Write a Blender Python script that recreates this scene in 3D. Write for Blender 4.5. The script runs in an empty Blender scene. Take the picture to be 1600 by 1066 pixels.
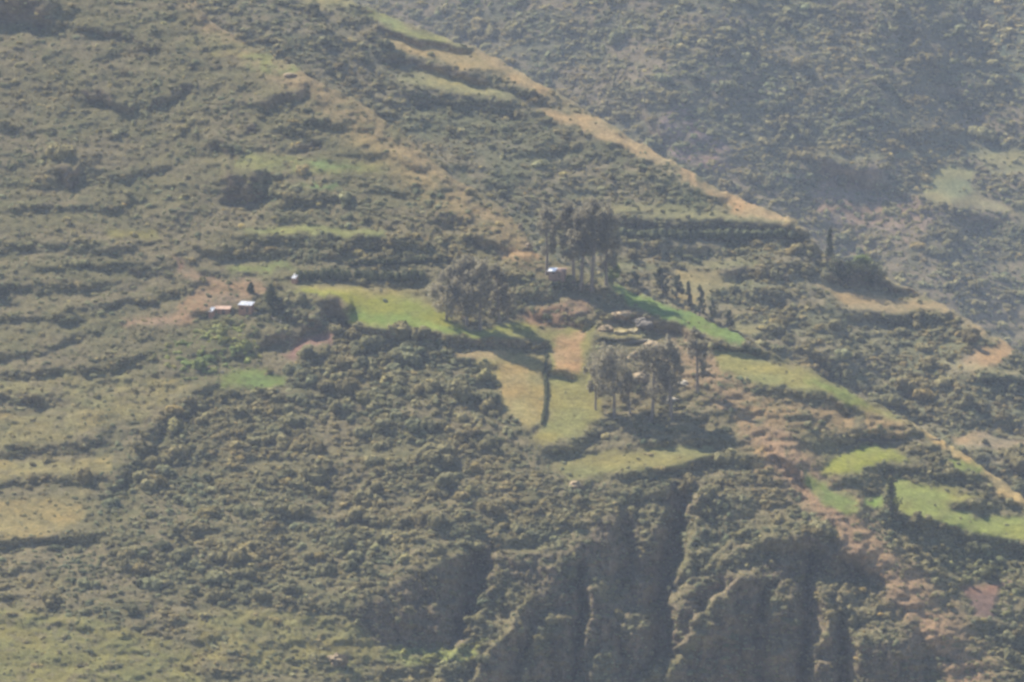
import bpy, bmesh, math, random
import numpy as np
from mathutils import Vector, Matrix

# ------------------------------------------------------------------ camera, sky, sun, exposure
random.seed(7)
rng = np.random.default_rng(7)
sc = bpy.context.scene
D0, S0, PITCH = 1500.0, 0.2, math.radians(8)          # metres to the middle of the slope, metres per photo pixel there
cp, sp = math.cos(PITCH), math.sin(PITCH)
CAM = np.array([0.0, -D0 * cp, D0 * sp])
FWD, UPV, RGT = np.array([0, cp, -sp]), np.array([0, sp, cp]), np.array([1.0, 0, 0])
cam = bpy.data.objects.new('camera', bpy.data.cameras.new('camera'))
sc.collection.objects.link(cam)
cam.location = CAM
cam.rotation_euler = (math.radians(90) - PITCH, 0, 0)
cam.data.sensor_width = 36
cam.data.lens = 36 * D0 / (1600 * S0)
cam.data.clip_start, cam.data.clip_end = 1.0, 8000
sc.camera = cam

SUN_EL, SUN_AZ = math.radians(49), math.radians(-50)   # azimuth from +Y towards +X: behind the slope, to the left
world = bpy.data.worlds.new('World'); sc.world = world
world.use_nodes = True
nt = world.node_tree
sky = nt.nodes.new('ShaderNodeTexSky'); sky.sky_type = 'NISHITA'; sky.sun_disc = False
sky.sun_elevation = SUN_EL; sky.sun_rotation = SUN_AZ
sky.altitude = 2800
bg = nt.nodes['Background']; bg.inputs[1].default_value = 0.05
nt.links.new(sky.outputs[0], bg.inputs[0])
sun = bpy.data.objects.new('sun', bpy.data.lights.new('sun', 'SUN'))
sc.collection.objects.link(sun)
sun.data.energy = 5.0; sun.data.angle = math.radians(0.55); sun.data.color = (1, 0.91, 0.77)
sd = Vector((math.sin(SUN_AZ) * math.cos(SUN_EL), math.cos(SUN_AZ) * math.cos(SUN_EL), math.sin(SUN_EL)))
sun.rotation_euler = sd.to_track_quat('Z', 'Y').to_euler()
sun.location = (-300, 300, 400)
sc.view_settings.view_transform = 'Standard'; sc.view_settings.look = 'None'
sc.view_settings.exposure = 1.97; sc.view_settings.gamma = 1
sc.render.engine = 'CYCLES'
sc.cycles.use_denoising = True
sc.cycles.max_bounces = 6; sc.cycles.volume_bounces = 1; sc.cycles.transparent_max_bounces = 8
sc.cycles.pixel_filter_type = 'BLACKMAN_HARRIS'; sc.cycles.filter_width = 2.9
HAZE_DENSITY, HAZE_COL, HAZE_ANISO = 0.000041, (0.60, 0.73, 1.0, 1), 0.1

# ------------------------------------------------------------------ small maths
def hash01(i, j, seed):
    n = (i * 374761393 + j * 668265263 + seed * 982451653) & 0xffffffff
    n = ((n ^ (n >> 13)) * 1274126177) & 0xffffffff
    n = ((n ^ (n >> 15)) * 2246822519) & 0xffffffff
    return ((n ^ (n >> 16)) & 0xffffff) / float(0xffffff)
def vn(x, y, seed=0):                                  # smooth value noise, -1..1
    x = np.asarray(x, float); y = np.asarray(y, float)
    i = np.floor(x).astype(np.int64); j = np.floor(y).astype(np.int64)
    fx = x - i; fy = y - j
    fx = fx * fx * fx * (fx * (fx * 6 - 15) + 10); fy = fy * fy * fy * (fy * (fy * 6 - 15) + 10)
    a = hash01(i, j, seed); b = hash01(i + 1, j, seed); c = hash01(i, j + 1, seed); d = hash01(i + 1, j + 1, seed)
    return ((a * (1 - fx) + b * fx) * (1 - fy) + (c * (1 - fx) + d * fx) * fy) * 2 - 1
def fbm(x, y, seed=0, o=4, g=0.5):
    s = 0; a = 1.0
    for k in range(o):
        s = s + a * vn(x * 2 ** k + 17.3 * k, y * 2 ** k - 9.1 * k, seed + k); a *= g
    return s
def sstep(a, b, x):
    t = np.clip((x - a) / (b - a), 0, 1); return t * t * (3 - 2 * t)
def seg_dist(U, V, pts):
    d = np.full(U.shape, 1e9); al = np.zeros(U.shape); acc = 0
    for (x0, y0), (x1, y1) in zip(pts[:-1], pts[1:]):
        dx, dy = x1 - x0, y1 - y0; L2 = dx * dx + dy * dy + 1e-9
        t = np.clip(((U - x0) * dx + (V - y0) * dy) / L2, 0, 1)
        dd = np.hypot(U - x0 - t * dx, V - y0 - t * dy)
        al = np.where(dd < d, acc + t, al); d = np.minimum(d, dd); acc += 1
    return d, al / max(1, acc)
def scarp_frame(F, pts, w):                            # (height across the bank in half widths, 1 along it and 0 past its ends)
    uc = [p[0] for p in pts]; vc = np.interp(F.U, uc, [p[1] for p in pts]); e = max(4.0, .5 * w)
    return (F.V - vc) / w, sstep(uc[0] - e, uc[0] + .4 * e, F.U) * (1 - sstep(uc[-1] - .4 * e, uc[-1] + e, F.U))
class Field:
    """positions of a sheet in photo-pixel units, with helpers that draw soft regions on it"""
    def __init__(s, U, V, warp=1.0):
        s.U = U + warp * (7 * vn(U / 38, V / 26, 91) + 4.5 * vn(U / 13, V / 9, 92) + 1.2 * vn(U / 5, V / 4, 93))
        s.V = V + warp * (4 * vn(U / 34, V / 26, 94) + 3 * vn(U / 12, V / 8, 95) + 1.0 * vn(U / 5, V / 4, 96))
    def _box(s, pts, m):
        xs = [p[0] for p in pts]; ys = [p[1] for p in pts]
        return (s.U > min(xs) - m) & (s.U < max(xs) + m) & (s.V > min(ys) - m) & (s.V < max(ys) + m)
    def poly(s, pts, f=4.0):                            # 1 inside, 0 outside, soft over f pixels
        out = np.zeros(s.U.shape); b = s._box(pts, f + 2)
        if not b.any(): return out
        u = s.U[b]; v = s.V[b]; ins = np.zeros(u.shape, bool)
        P = list(pts) + [pts[0]]
        for (x0, y0), (x1, y1) in zip(P[:-1], P[1:]):
            c = ((y0 > v) != (y1 > v)) & (u < (x1 - x0) * (v - y0) / ((y1 - y0) or 1e-9) + x0); ins ^= c
        d, _ = seg_dist(u, v, P)
        out[b] = sstep(-f, f, np.where(ins, d, -d)); return out
    def line(s, pts, w, f=None):                        # 1 on the line, fades to 0 at w
        out = np.zeros(s.U.shape); b = s._box(pts, w + 2)
        if not b.any(): return out
        d, _ = seg_dist(s.U[b], s.V[b], pts)
        out[b] = 1 - sstep(w * (0.35 if f is None else f), w, d); return out

# ------------------------------------------------------------------ what the photograph's slopes hold (photo pixels)
CREST_NEAR = [(-260, -330), (0, -180), (200, -70), (296, -6), (330, 35), (400, 78), (460, 106), (500, 130), (560, 162), (600, 190), (640, 222), (680, 258), (720, 286), (770, 318),
              (800, 340), (822, 368), (836, 392), (870, 412), (910, 426), (960, 444), (1000, 462), (1050, 480), (1100, 500), (1160, 528), (1200, 548), (1250, 572), (1300, 598),
              (1360, 628), (1420, 660), (1470, 690), (1520, 718), (1560, 748), (1600, 778), (1700, 850), (1860, 950)]
CREST_MID = [(100, -200), (300, -60), (400, -25), (480, -6), (545, 4), (575, 14), (600, 24), (640, 41), (690, 58), (740, 76), (800, 105), (860, 140), (930, 182), (960, 200), (1000, 224),
             (1060, 260), (1130, 300), (1200, 328), (1244, 344), (1262, 366), (1290, 398), (1330, 414), (1380, 432), (1430, 456), (1480, 482), (1530, 508), (1560, 528), (1590, 548), (1650, 590), (1860, 720)]
CREST_FAR = [(400, -190), (900, -190), (1300, -170), (1420, -60), (1490, 8), (1520, 40), (1560, 84), (1600, 132), (1660, 190), (1860, 330)]

TAN, OCHRE, REDDISH, OLIVE, GREEN, LIME, STRAW, SOIL = ((.30, .215, .10), (.35, .21, .098), (.30, .165, .105), (.175, .165, .058), (.105, .185, .045), (.16, .215, .05), (.255, .225, .095), (.20, .115, .085))
# (outline, colour, flatness K, strength)
FIELDS_NEAR = [
 ([(448, 456), (475, 447), (560, 450), (640, 462), (688, 482), (710, 506), (740, 518), (800, 508), (848, 505), (845, 532), (760, 526), (700, 524), (640, 512), (590, 509), (545, 501), (535, 470), (490, 462)], (.185, .193, .042), 2.5, 1),
 ([(450, 448), (475, 442), (560, 445), (640, 456), (690, 474), (680, 482), (600, 463), (520, 456)], (.26, .215, .09), 2.2, .5),
 ([(545, 485), (640, 494), (720, 520), (690, 522), (640, 511), (590, 508), (547, 500)], (.135, .195, .05), 2.5, .7),
 ([(765, 520), (850, 512), (930, 508), (925, 530), (850, 536), (770, 532)], OLIVE, 2.2, .9),
 ([(740, 556), (775, 548), (848, 556), (851, 600), (848, 655), (822, 668), (792, 642), (782, 600), (745, 566)], (.25, .205, .082), 2.0, 1),
 ([(700, 548), (780, 548), (800, 560), (700, 556)], TAN, 2.0, .9),
 ([(780, 568), (822, 570), (830, 600), (800, 640), (788, 612)], (.31, .225, .10), 2.0, .5),
 ([(860, 520), (905, 508), (922, 530), (916, 565), (930, 600), (936, 630), (942, 652), (900, 682), (850, 692), (832, 686), (852, 655), (857, 600)], (.20, .185, .065), 2.0, 1),
 ([(866, 522), (905, 516), (915, 560), (905, 582), (866, 578)], (.30, .19, .105), 2.0, .8),
 ([(876, 726), (960, 706), (1110, 694), (1116, 714), (1060, 730), (960, 736), (890, 754)], (.18, .17, .062), 1.9, .8),
 ([(950, 446), (975, 446), (1030, 468), (1100, 498), (1165, 526), (1158, 542), (1100, 526), (1040, 502), (990, 478)], (.125, .175, .055), 2.0, 1),
 ([(1105, 546), (1150, 548), (1230, 572), (1270, 582), (1300, 598), (1370, 631), (1425, 660), (1395, 656), (1320, 627), (1260, 607), (1190, 597), (1130, 577)], (.20, .19, .07), 1.9, 1),
 ([(1260, 590), (1300, 600), (1370, 632), (1340, 632), (1290, 612)], (.145, .19, .05), 1.9, .7),
 ([(1283, 740), (1308, 710), (1345, 697), (1405, 702), (1418, 717), (1370, 722), (1340, 737)], (.19, .20, .042), 2.2, 1),
 ([(1258, 738), (1292, 758), (1330, 778), (1346, 802), (1325, 808), (1285, 785), (1252, 752)], (.165, .19, .055), 1.9, 1),
 ([(1384, 756), (1410, 748), (1450, 758), (1480, 770), (1530, 776), (1490, 784), (1480, 792), (1520, 806), (1620, 810), (1620, 846), (1560, 840), (1500, 827), (1440, 806), (1400, 802), (1388, 780)], (.19, .205, .058), 2.1, 1),
 ([(1352, 780), (1375, 776), (1376, 792), (1354, 792)], LIME, 2.0, 1),
 ([(1455, 754), (1535, 776), (1510, 782), (1460, 768)], (.20, .185, .055), 2.1, .6),
 ([(1420, 656), (1500, 704), (1560, 742), (1620, 786), (1620, 800), (1560, 775), (1530, 735), (1490, 712), (1440, 676)], (.34, .25, .11), 1.6, 1),
 ([(1480, 720), (1520, 722), (1535, 735), (1500, 740)], LIME, 1.8, .7),
 ([(1503, 916), (1582, 911), (1562, 932), (1552, 967), (1525, 957)], (.17, .108, .08), 1.9, 1),
 ([(345, 592), (370, 577), (410, 579), (446, 590), (440, 603), (400, 606), (350, 605)], (.135, .175, .05), 1.7, .95),
 ([(438, 552), (470, 530), (522, 520), (518, 536), (470, 548), (452, 560)], SOIL, 1.7, 1),
 ([(190, 505), (270, 488), (300, 455), (318, 440), (275, 425), (300, 418), (350, 440), (400, 436), (420, 452), (360, 476), (320, 490), (300, 505), (230, 508)], (.245, .17, .105), 1.5, .8),
 ([(270, 400), (285, 408), (290, 430), (275, 425)], (.29, .165, .10), 1.2, .7),
 ([(160, 358), (240, 362), (250, 376), (180, 372)], OLIVE, 1.5, .8),
 ([(375, 358), (440, 352), (600, 360), (600, 369), (440, 367)], (.19, .20, .07), 1.9, .85),
 ([(355, 415), (450, 412), (460, 421), (370, 425)], (.15, .19, .055), 1.6, .7),
 ([(370, 262), (380, 240), (440, 240), (540, 252), (600, 256), (595, 268), (500, 268), (420, 266)], (.20, .20, .07), 1.5, .75),
 ([(480, 248), (540, 254), (560, 262), (500, 264)], (.145, .19, .065), 1.5, .7),
 ([(470, 285), (520, 283), (530, 296), (480, 296)], (.12, .21, .06), 1.4, .5),
 ([(370, 90), (400, 80), (440, 92), (470, 108), (440, 118), (390, 112)], (.18, .20, .07), 1.4, .7),
 ([(285, 50), (330, 48), (390, 72), (400, 85), (340, 90), (290, 70)], (.19, .175, .07), 1.3, .6),
 ([(-220, 720), (0, 722), (90, 718), (182, 714), (175, 738), (100, 735), (0, 748), (-220, 752)], (.215, .185, .078), 1.5, .9),
 ([(-220, 790), (0, 785), (140, 768), (130, 810), (80, 835), (0, 842), (-220, 850)], (.23, .185, .08), 1.5, .9),
 ([(-220, 640), (0, 645), (90, 640), (180, 612), (200, 650), (80, 690), (0, 700), (-220, 702)], (.205, .175, .075), 1.35, .7),
 ([(-220, 588), (60, 590), (180, 575), (300, 600), (220, 660), (180, 640), (60, 620), (-220, 622)], (.19, .17, .07), 1.25, .6),
 ([(310, 960), (420, 948), (545, 965), (600, 1010), (560, 1066), (300, 1030)], (.165, .15, .058), 1.3, .85),
 ([(-220, 940), (120, 960), (300, 1010), (320, 1100), (-220, 1150)], (.155, .15, .055), 1.3, .8),
 ([(1176, 702), (1198, 700), (1202, 734), (1178, 736)], TAN, 1.4, .8),
 ([(935, 512), (950, 508), (1002, 510), (1000, 524), (940, 525)], (.36, .29, .11), 1.5, .8),
 ([(800, 500), (850, 478), (905, 470), (930, 480), (905, 505), (860, 512)], (.22, .135, .085), 1.3, .7),
 ([(600, 1012), (640, 1012), (720, 1012), (760, 1000), (740, 1030), (650, 1036), (590, 1030)], (.18, .21, .055), 1.2, .6),
]
ORANGE_NEAR = [   # dry grass on the spines: (line, half width, colour, strength)
 ([(300, 0), (330, 40), (400, 92), (460, 122), (560, 184), (640, 248), (720, 312), (790, 360), (828, 402)], 34, (.265, .19, .10), .55),
 ([(480, 135), (560, 190), (650, 262), (740, 322), (800, 376)], 60, (.235, .178, .09), .45),
 ([(560, 210), (640, 280), (720, 330)], 30, (.25, .19, .08), .4),
 ([(650, 380), (700, 352), (740, 330)], 7, (.27, .19, .085), .6),
 ([(770, 404), (800, 396), (835, 400)], 10, (.34, .22, .11), .7),
 ([(1075, 545), (1110, 590), (1170, 650), (1215, 705)], 60, (.255, .175, .10), .72),
 ([(1170, 640), (1290, 650), (1390, 668)], 40, (.27, .185, .09), .7),
 ([(1215, 700), (1250, 745), (1300, 795), (1350, 850), (1400, 905), (1470, 990), (1530, 1080)], 54, (.25, .168, .098), .98),
 ([(1330, 790), (1345, 830), (1380, 870)], 16, (.30, .20, .10), .6),
 ([(1400, 900), (1480, 960), (1560, 1040)], 42, (.23, .16, .09), .5),
 ([(1340, 690), (1420, 690), (1480, 690)], 4, (.24, .20, .14), .6),
 ([(200, 505), (290, 492)], 10, (.30, .18, .11), .5),
]
CLIFF = [(548, 958), (600, 932), (650, 895), (720, 862), (768, 838), (778, 862), (850, 868), (900, 858), (948, 800), (1000, 785), (1070, 764), (1110, 780), (1180, 815), (1240, 830), (1290, 845),
         (1340, 850), (1362, 885), (1400, 935), (1440, 985), (1458, 1066), (1500, 1280), (640, 1280), (735, 1066), (720, 1005), (650, 1010), (590, 1006)]
EDGES = [ # left edges of the cliff's buttresses, which step forward out of a recess and fall back to the right: (line downhill as v, u; metres forward; pixels to fall back)
 ([(858, 779), (900, 771), (944, 751), (967, 740), (1000, 722), (1030, 700), (1066, 680), (1220, 640)], 9, 60), ([(925, 832), (950, 812), (990, 792), (1020, 762), (1066, 738), (1220, 715)], 5, 40), ([(952, 858), (1000, 838), (1020, 828), (1066, 814), (1220, 806)], 6, 50),
 ([(903, 930), (930, 918), (960, 914), (1066, 906), (1220, 900)], 7, 45), ([(950, 988), (978, 967), (1000, 974), (1066, 976)], 5.5, 45), ([(1008, 942), (1030, 924), (1066, 922), (1220, 920)], 5, 30), ([(765, 1098), (805, 1074), (850, 1078), (900, 1056), (932, 1044), (960, 1050), (1012, 1052)], 10, 60),
 ([(895, 1156), (940, 1110), (965, 1094), (1004, 1069), (1035, 1027), (1058, 1004), (1100, 972), (1220, 930)], 9, 60), ([(903, 1228), (925, 1208), (980, 1206), (1066, 1204), (1220, 1200)], 5.5, 36), ([(903, 1272), (944, 1283), (962, 1294), (990, 1283), (1012, 1272), (1066, 1276), (1220, 1276)], 6.5, 45),
 ([(983, 1348), (1010, 1340), (1066, 1337), (1220, 1334)], 5.5, 60), ([(782, 1046), (830, 1018), (862, 1004)], 3.5, 26), ([(815, 1172), (850, 1138), (885, 1104), (905, 1085)], 4.5, 40), ([(885, 667), (940, 672), (1000, 690)], 2.5, 40), ([(850, 1300), (880, 1296), (900, 1292)], 4, 50)]
def edge_profile(U, V, pts, seed):
    ur = np.interp(V, [p[0] for p in pts], [p[1] for p in pts]) + 6 * vn(V / 17, V * 0 + seed, 401) + 3.5 * vn(V / 7, V * 0 + seed, 402)
    env = sstep(pts[0][0] - 6, pts[0][0] + 16, V) * (1 - sstep(pts[-1][0] - 14, pts[-1][0] + 6, V)); return U - ur, env
SHOULDERS = [ # parts of the cliff that lean back and carry scrub: (outline, K, sideways slope)
 ([(775, 866), (768, 920), (748, 948), (718, 1004), (680, 1075), (735, 1075), (760, 1022), (800, 985), (832, 936), (802, 905)], .75, -.55), ([(836, 1000), (853, 954), (882, 968), (872, 990), (835, 1030), (818, 1080), (798, 1080), (822, 1030)], .6, -.5),
 ([(1105, 768), (1072, 806), (1070, 852), (1050, 905), (1046, 938), (1085, 925), (1128, 900), (1165, 905), (1222, 866), (1262, 836), (1180, 800)], .85, -.35), ([(1140, 912), (1095, 958), (1068, 1004), (1022, 1038), (990, 1080), (1036, 1080), (1088, 1014), (1118, 975)], .7, -.5),
 ([(1272, 900), (1340, 905), (1395, 935), (1446, 990), (1405, 984), (1345, 998), (1296, 962)], .85, -.1), ([(925, 915), (952, 908), (975, 932), (966, 945), (940, 936)], .9, -.3), ([(962, 985), (985, 952), (1010, 942), (1036, 952), (1020, 972), (990, 985)], .8, -.3), ([(920, 1036), (942, 1010), (958, 1030), (946, 1066), (926, 1066)], .7, -.4),
 ([(1200, 930), (1222, 912), (1244, 928), (1228, 950), (1206, 960)], .7, -.4), ([(1272, 1016), (1284, 985), (1300, 960), (1306, 972), (1292, 1000)], .6, -.5), ([(1335, 1004), (1376, 984), (1425, 988), (1420, 1000), (1360, 1008)], .9, -.1), ([(780, 868), (850, 872), (905, 864), (880, 884), (820, 884)], .8, -.1), ([(985, 790), (1040, 775), (1050, 800), (1020, 830), (1008, 860), (1000, 820)], .5, -.3)]
GULLIES = [([(745, 870), (735, 930), (715, 985)], 26, 8), ([(1065, 780), (1052, 850), (1035, 930), (1035, 1020)], 34, 11), ([(905, 890), (905, 960), (902, 1066), (900, 1200)], 18, 9), ([(985, 800), (975, 880), (965, 940)], 30, 6),
           ([(1262, 870), (1262, 950), (1252, 1066), (1250, 1200)], 20, 9), ([(1190, 930), (1188, 1066), (1188, 1200)], 16, 6), ([(1318, 970), (1318, 1066), (1316, 1200)], 20, 8), ([(860, 1000), (868, 1066), (870, 1200)], 16, 5), ([(1440, 1000), (1470, 1066)], 26, 5)]
LEDGES = [([(927, 916), (950, 912), (970, 930)], 10), ([(967, 978), (987, 958), (1007, 947), (1030, 950)], 13), ([(924, 1027), (941, 1013), (955, 1025)], 10), ([(1205, 925), (1223, 915), (1241, 925)], 9), ([(1341, 998), (1376, 987), (1420, 990)], 10),
          ([(1100, 905), (1150, 895), (1200, 870)], 14), ([(1270, 905), (1300, 912), (1340, 918), (1380, 930)], 16), ([(820, 938), (850, 945), (880, 970)], 10), ([(720, 985), (750, 945), (772, 900)], 16), ([(640, 955), (680, 945)], 7), ([(880, 880), (860, 872)], 12), ([(1010, 905), (1030, 900)], 9)]
SCARPS_NEAR = [ # short steep banks and terrace risers (line, half width, K)
 ([(356, 292), (380, 304), (402, 294)], 26, -.5), ([(98, 268), (110, 284), (124, 272)], 17, -.5), ([(120, 45), (180, 55), (240, 75)], 6, .1), ([(135, 150), (150, 152), (165, 165), (210, 172)], 8, 0), ([(230, 165), (270, 155), (300, 140)], 10, .1),
 ([(-30, 30), (30, 14), (80, 30)], 24, -.3), ([(130, 152), (150, 150), (172, 160)], 12, -.3), ([(385, 205), (400, 200)], 6, -.2), ([(510, 474), (530, 482), (548, 490)], 14, -.3), ([(470, 226), (500, 224)], 6, -.2), ([(480, 30), (420, 45)], 6, .3), ([(410, 170), (450, 155), (480, 140)], 10, 0), ([(440, 205), (480, 212)], 7, .2), ([(330, 232), (350, 225), (370, 245)], 12, .1),
 ([(380, 375), (480, 378), (600, 380), (660, 388)], 10, .2), ([(530, 410), (640, 408), (720, 404)], 7, .3), ([(740, 375), (780, 395)], 10, -.1), ([(690, 340), (730, 350)], 10, .1), ([(600, 300), (640, 305)], 8, .3),
 ([(500, 478), (530, 486), (545, 494)], 16, -.15), ([(430, 480), (470, 500), (500, 515)], 18, .1), ([(560, 518), (640, 524), (700, 532), (760, 534), (850, 540)], 8, .1), ([(690, 560), (740, 566), (775, 575)], 6, .2), ([(720, 586), (780, 600)], 6, .2), ([(860, 582), (880, 584), (898, 592)], 7, 0),
 ([(815, 490), (850, 496), (860, 492)], 5, .2), ([(820, 470), (880, 450), (930, 460)], 9, .3), ([(860, 440), (900, 445), (950, 460)], 8, .2), ([(880, 492), (905, 505)], 12, .1), ([(945, 500), (1000, 498)], 6, .1), ([(1005, 505), (1040, 512), (1060, 522)], 12, -.1), ([(940, 532), (1010, 534)], 4, .1),
 ([(930, 662), (980, 655), (1060, 655), (1110, 650)], 6, .4), ([(905, 690), (960, 672), (1010, 672)], 6, .3), ([(1010, 700), (1060, 690), (1130, 690)], 6, .3), ([(960, 742), (1040, 738), (1120, 722), (1180, 722)], 9, .2), ([(850, 705), (900, 698)], 6, .4),
 ([(1095, 540), (1180, 548), (1230, 560)], 7, .3), ([(1180, 606), (1260, 618), (1330, 640)], 8, .4), ([(1300, 690), (1340, 682), (1440, 680)], 7, .2), ([(1372, 732), (1420, 733), (1480, 742), (1540, 762)], 6, .5), ([(1492, 790), (1540, 793), (1600, 793)], 6, .5), ([(1390, 812), (1440, 816), (1510, 836), (1600, 856)], 10, .2),
 ([(1300, 755), (1340, 752), (1370, 770)], 6, .4), ([(1215, 715), (1240, 740), (1258, 760)], 12, 0), ([(0, 500), (60, 495), (130, 500)], 6, .4), ([(180, 282), (230, 268), (262, 262)], 7, .2), ([(400, 300), (460, 312), (512, 318)], 8, .2), ([(320, 396), (420, 400), (560, 398)], 8, .2), ([(-40, 200), (80, 205)], 6, .3), ([(20, 330), (120, 325), (200, 332)], 6, .3), ([(-40, 390), (100, 385), (200, 395)], 6, .3), ([(-40, 455), (90, 450), (170, 446)], 6, .3), ([(175, 88), (222, 72), (250, 70)], 6, .2), ([(560, 240), (620, 250), (660, 268)], 6, .3), ([(205, 424), (218, 428)], 6, -.4), ([(480, 190), (540, 200)], 6, .2), ([(0, 560), (60, 550), (120, 530)], 6, .3), ([(0, 588), (80, 582), (150, 580), (220, 560)], 8, .3), ([(0, 622), (40, 625), (60, 630)], 10, .1), ([(0, 706), (80, 700), (160, 690)], 9, .3),
 ([(-60, 762), (80, 752), (160, 748)], 7, .5), ([(-60, 854), (60, 845), (150, 838)], 8, .3), ([(170, 770), (220, 720), (260, 660), (330, 615)], 14, .5), ([(80, 975), (140, 985)], 6, .2), ([(160, 478), (230, 470), (300, 450)], 5, .5), ([(60, 420), (140, 415), (230, 418)], 6, .5),
 ([(760, 860), (800, 850), (840, 850)], 8, .5), ([(1195, 855), (1240, 850), (1285, 856)], 14, -.1), ([(1310, 862), (1330, 876), (1352, 882)], 20, -.4), ([(300, 490), (350, 488), (400, 480)], 4, .3), ([(680, 640), (660, 665), (720, 640)], 8, .2), ([(410, 535), (440, 528), (480, 522)], 14, 0),
]
FIELDS_MID = [
 ([(470, -6), (560, 4), (555, 12), (480, 8)], (.27, .24, .11), 1.6, .9), ([(575, 14), (640, 40), (740, 78), (730, 84), (640, 56), (582, 32)], (.21, .215, .085), 1.6, 1),
 ([(585, 58), (640, 66), (720, 78), (745, 82), (800, 106), (790, 114), (740, 110), (680, 94), (620, 80)], (.26, .205, .10), 1.7, .95), ([(620, 124), (680, 110), (740, 125), (805, 150), (795, 157), (720, 142), (660, 132)], (.235, .215, .095), 1.7, .9),
 ([(735, 70), (800, 102), (862, 140), (850, 147), (795, 122), (760, 100)], (.33, .245, .125), 1.6, 1), ([(835, 162), (900, 178), (960, 204), (1015, 232), (1062, 262), (1000, 240), (930, 214), (870, 184)], (.31, .23, .12), 1.7, 1),
 ([(930, 180), (1000, 222), (1060, 260), (1062, 270), (1000, 236), (930, 192)], (.34, .25, .13), 1.5, .8),
 ([(1060, 260), (1130, 300), (1246, 345), (1190, 343), (1132, 337), (1140, 322), (1090, 292), (1055, 270)], (.33, .23, .12), 1.6, 1), ([(990, 340), (1060, 330), (1140, 335), (1246, 343), (1200, 350), (1100, 346)], (.235, .215, .10), 1.8, .85),
 ([(930, 325), (1000, 320), (1080, 318), (1120, 322), (1060, 330), (960, 334)], (.20, .19, .085), 1.6, .6), ([(1060, 424), (1140, 424), (1148, 438), (1112, 454), (1100, 482), (1050, 470)], (.245, .205, .095), 1.8, .95),
 ([(1270, 440), (1340, 450), (1400, 470), (1476, 478), (1470, 488), (1400, 489), (1330, 480), (1300, 456)], (.25, .19, .10), 1.9, .9), ([(1495, 572), (1530, 546), (1562, 530), (1588, 549), (1560, 566), (1530, 582)], (.28, .20, .11), 1.9, 1),
 ([(1360, 428), (1430, 452), (1440, 458), (1400, 452)], (.30, .25, .13), 1.6, .9), ([(1488, 680), (1530, 676), (1620, 690), (1620, 703), (1500, 698)], (.25, .19, .11), 2, .95), ([(1450, 560), (1500, 568), (1620, 582), (1600, 588), (1500, 578)], (.22, .20, .10), 1.8, .6),
 ([(1140, 500), (1190, 508), (1180, 526), (1150, 520)], (.23, .21, .095), 1.8, .8), ([(960, 410), (1060, 412), (1180, 408), (1180, 418), (1060, 420), (960, 420)], (.19, .185, .08), 1.7, .6), ([(1510, 500), (1545, 520), (1530, 528)], (.29, .22, .12), 1.5, .8), ([(1110, 470), (1170, 482), (1150, 490)], (.22, .19, .09), 1.7, .5),
]
SCARPS_MID = [([(600, 88), (680, 108), (750, 122), (760, 130)], 9, 0), ([(680, 112), (760, 128)], 6, 0), ([(590, 45), (660, 66), (735, 82)], 7, .1), ([(650, 150), (740, 165), (800, 172)], 14, .2), ([(800, 140), (850, 152)], 8, .2), ([(830, 235), (880, 230)], 8, .2), ([(570, 10), (568, 30)], 5, .1),
 ([(960, 350), (1100, 355), (1240, 358)], 14, .1), ([(960, 385), (1060, 390), (1100, 400)], 8, .3), ([(1130, 430), (1170, 428), (1230, 438)], 8, .1), ([(1200, 420), (1240, 415), (1270, 425)], 9, .2), ([(1300, 425), (1360, 436)], 16, 0), ([(1180, 465), (1230, 470)], 14, .2), ([(1380, 448), (1430, 462)], 8, .1),
 ([(1320, 495), (1420, 498), (1480, 496)], 10, .2), ([(1540, 590), (1600, 600)], 8, .2), ([(1270, 560), (1340, 600)], 16, .2), ([(1420, 650), (1500, 660), (1600, 664)], 7, .2), ([(590, 95), (620, 96)], 8, 0), ([(1230, 360), (1280, 400)], 20, .2), ([(1080, 300), (1130, 315)], 6, .3)]
ORANGE_MID = [([(640, 46), (740, 84), (860, 150), (1000, 234), (1130, 312), (1240, 350)], 22, (.27, .22, .12), .7), ([(600, 60), (700, 84), (790, 116)], 16, (.26, .205, .10), .6), ([(1280, 400), (1380, 440), (1480, 490), (1580, 548)], 14, (.25, .195, .105), .6)]
FIELDS_FAR = [([(1440, 285), (1470, 262), (1520, 262), (1530, 300), (1480, 318), (1440, 308)], (.21, .205, .095), 1.8, 1), ([(1520, 245), (1600, 225), (1640, 260), (1560, 275)], (.21, .20, .095), 1.6, .8), ([(1200, 262), (1300, 240), (1400, 240), (1560, 230), (1560, 242), (1300, 252)], (.19, .185, .09), 1.5, .6),
 ([(1020, 200), (1060, 160), (1140, 240), (1130, 270), (1060, 255)], (.20, .15, .125), 1.2, 1), ([(1290, 285), (1330, 288), (1420, 300), (1470, 330), (1420, 380), (1300, 350), (1250, 300)], (.21, .155, .11), 1.2, .9), ([(1400, 300), (1560, 310), (1600, 330), (1540, 325)], (.23, .20, .10), 1.8, .9), ([(1560, 325), (1640, 330), (1640, 345)], (.20, .20, .09), 1.3, .6)]
SCARPS_FAR = [([(1288, 264), (1320, 276), (1372, 284)], 18, -.9), ([(990, 150), (1020, 190), (1040, 220)], 14, .1), ([(1400, 300), (1440, 330)], 12, .1), ([(1400, 210), (1560, 205)], 6, .3), ([(1440, 100), (1480, 140), (1520, 175)], 14, .2), ([(1270, 150), (1300, 180)], 10, .2), ([(1480, 330), (1550, 350)], 10, .1)]

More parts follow.
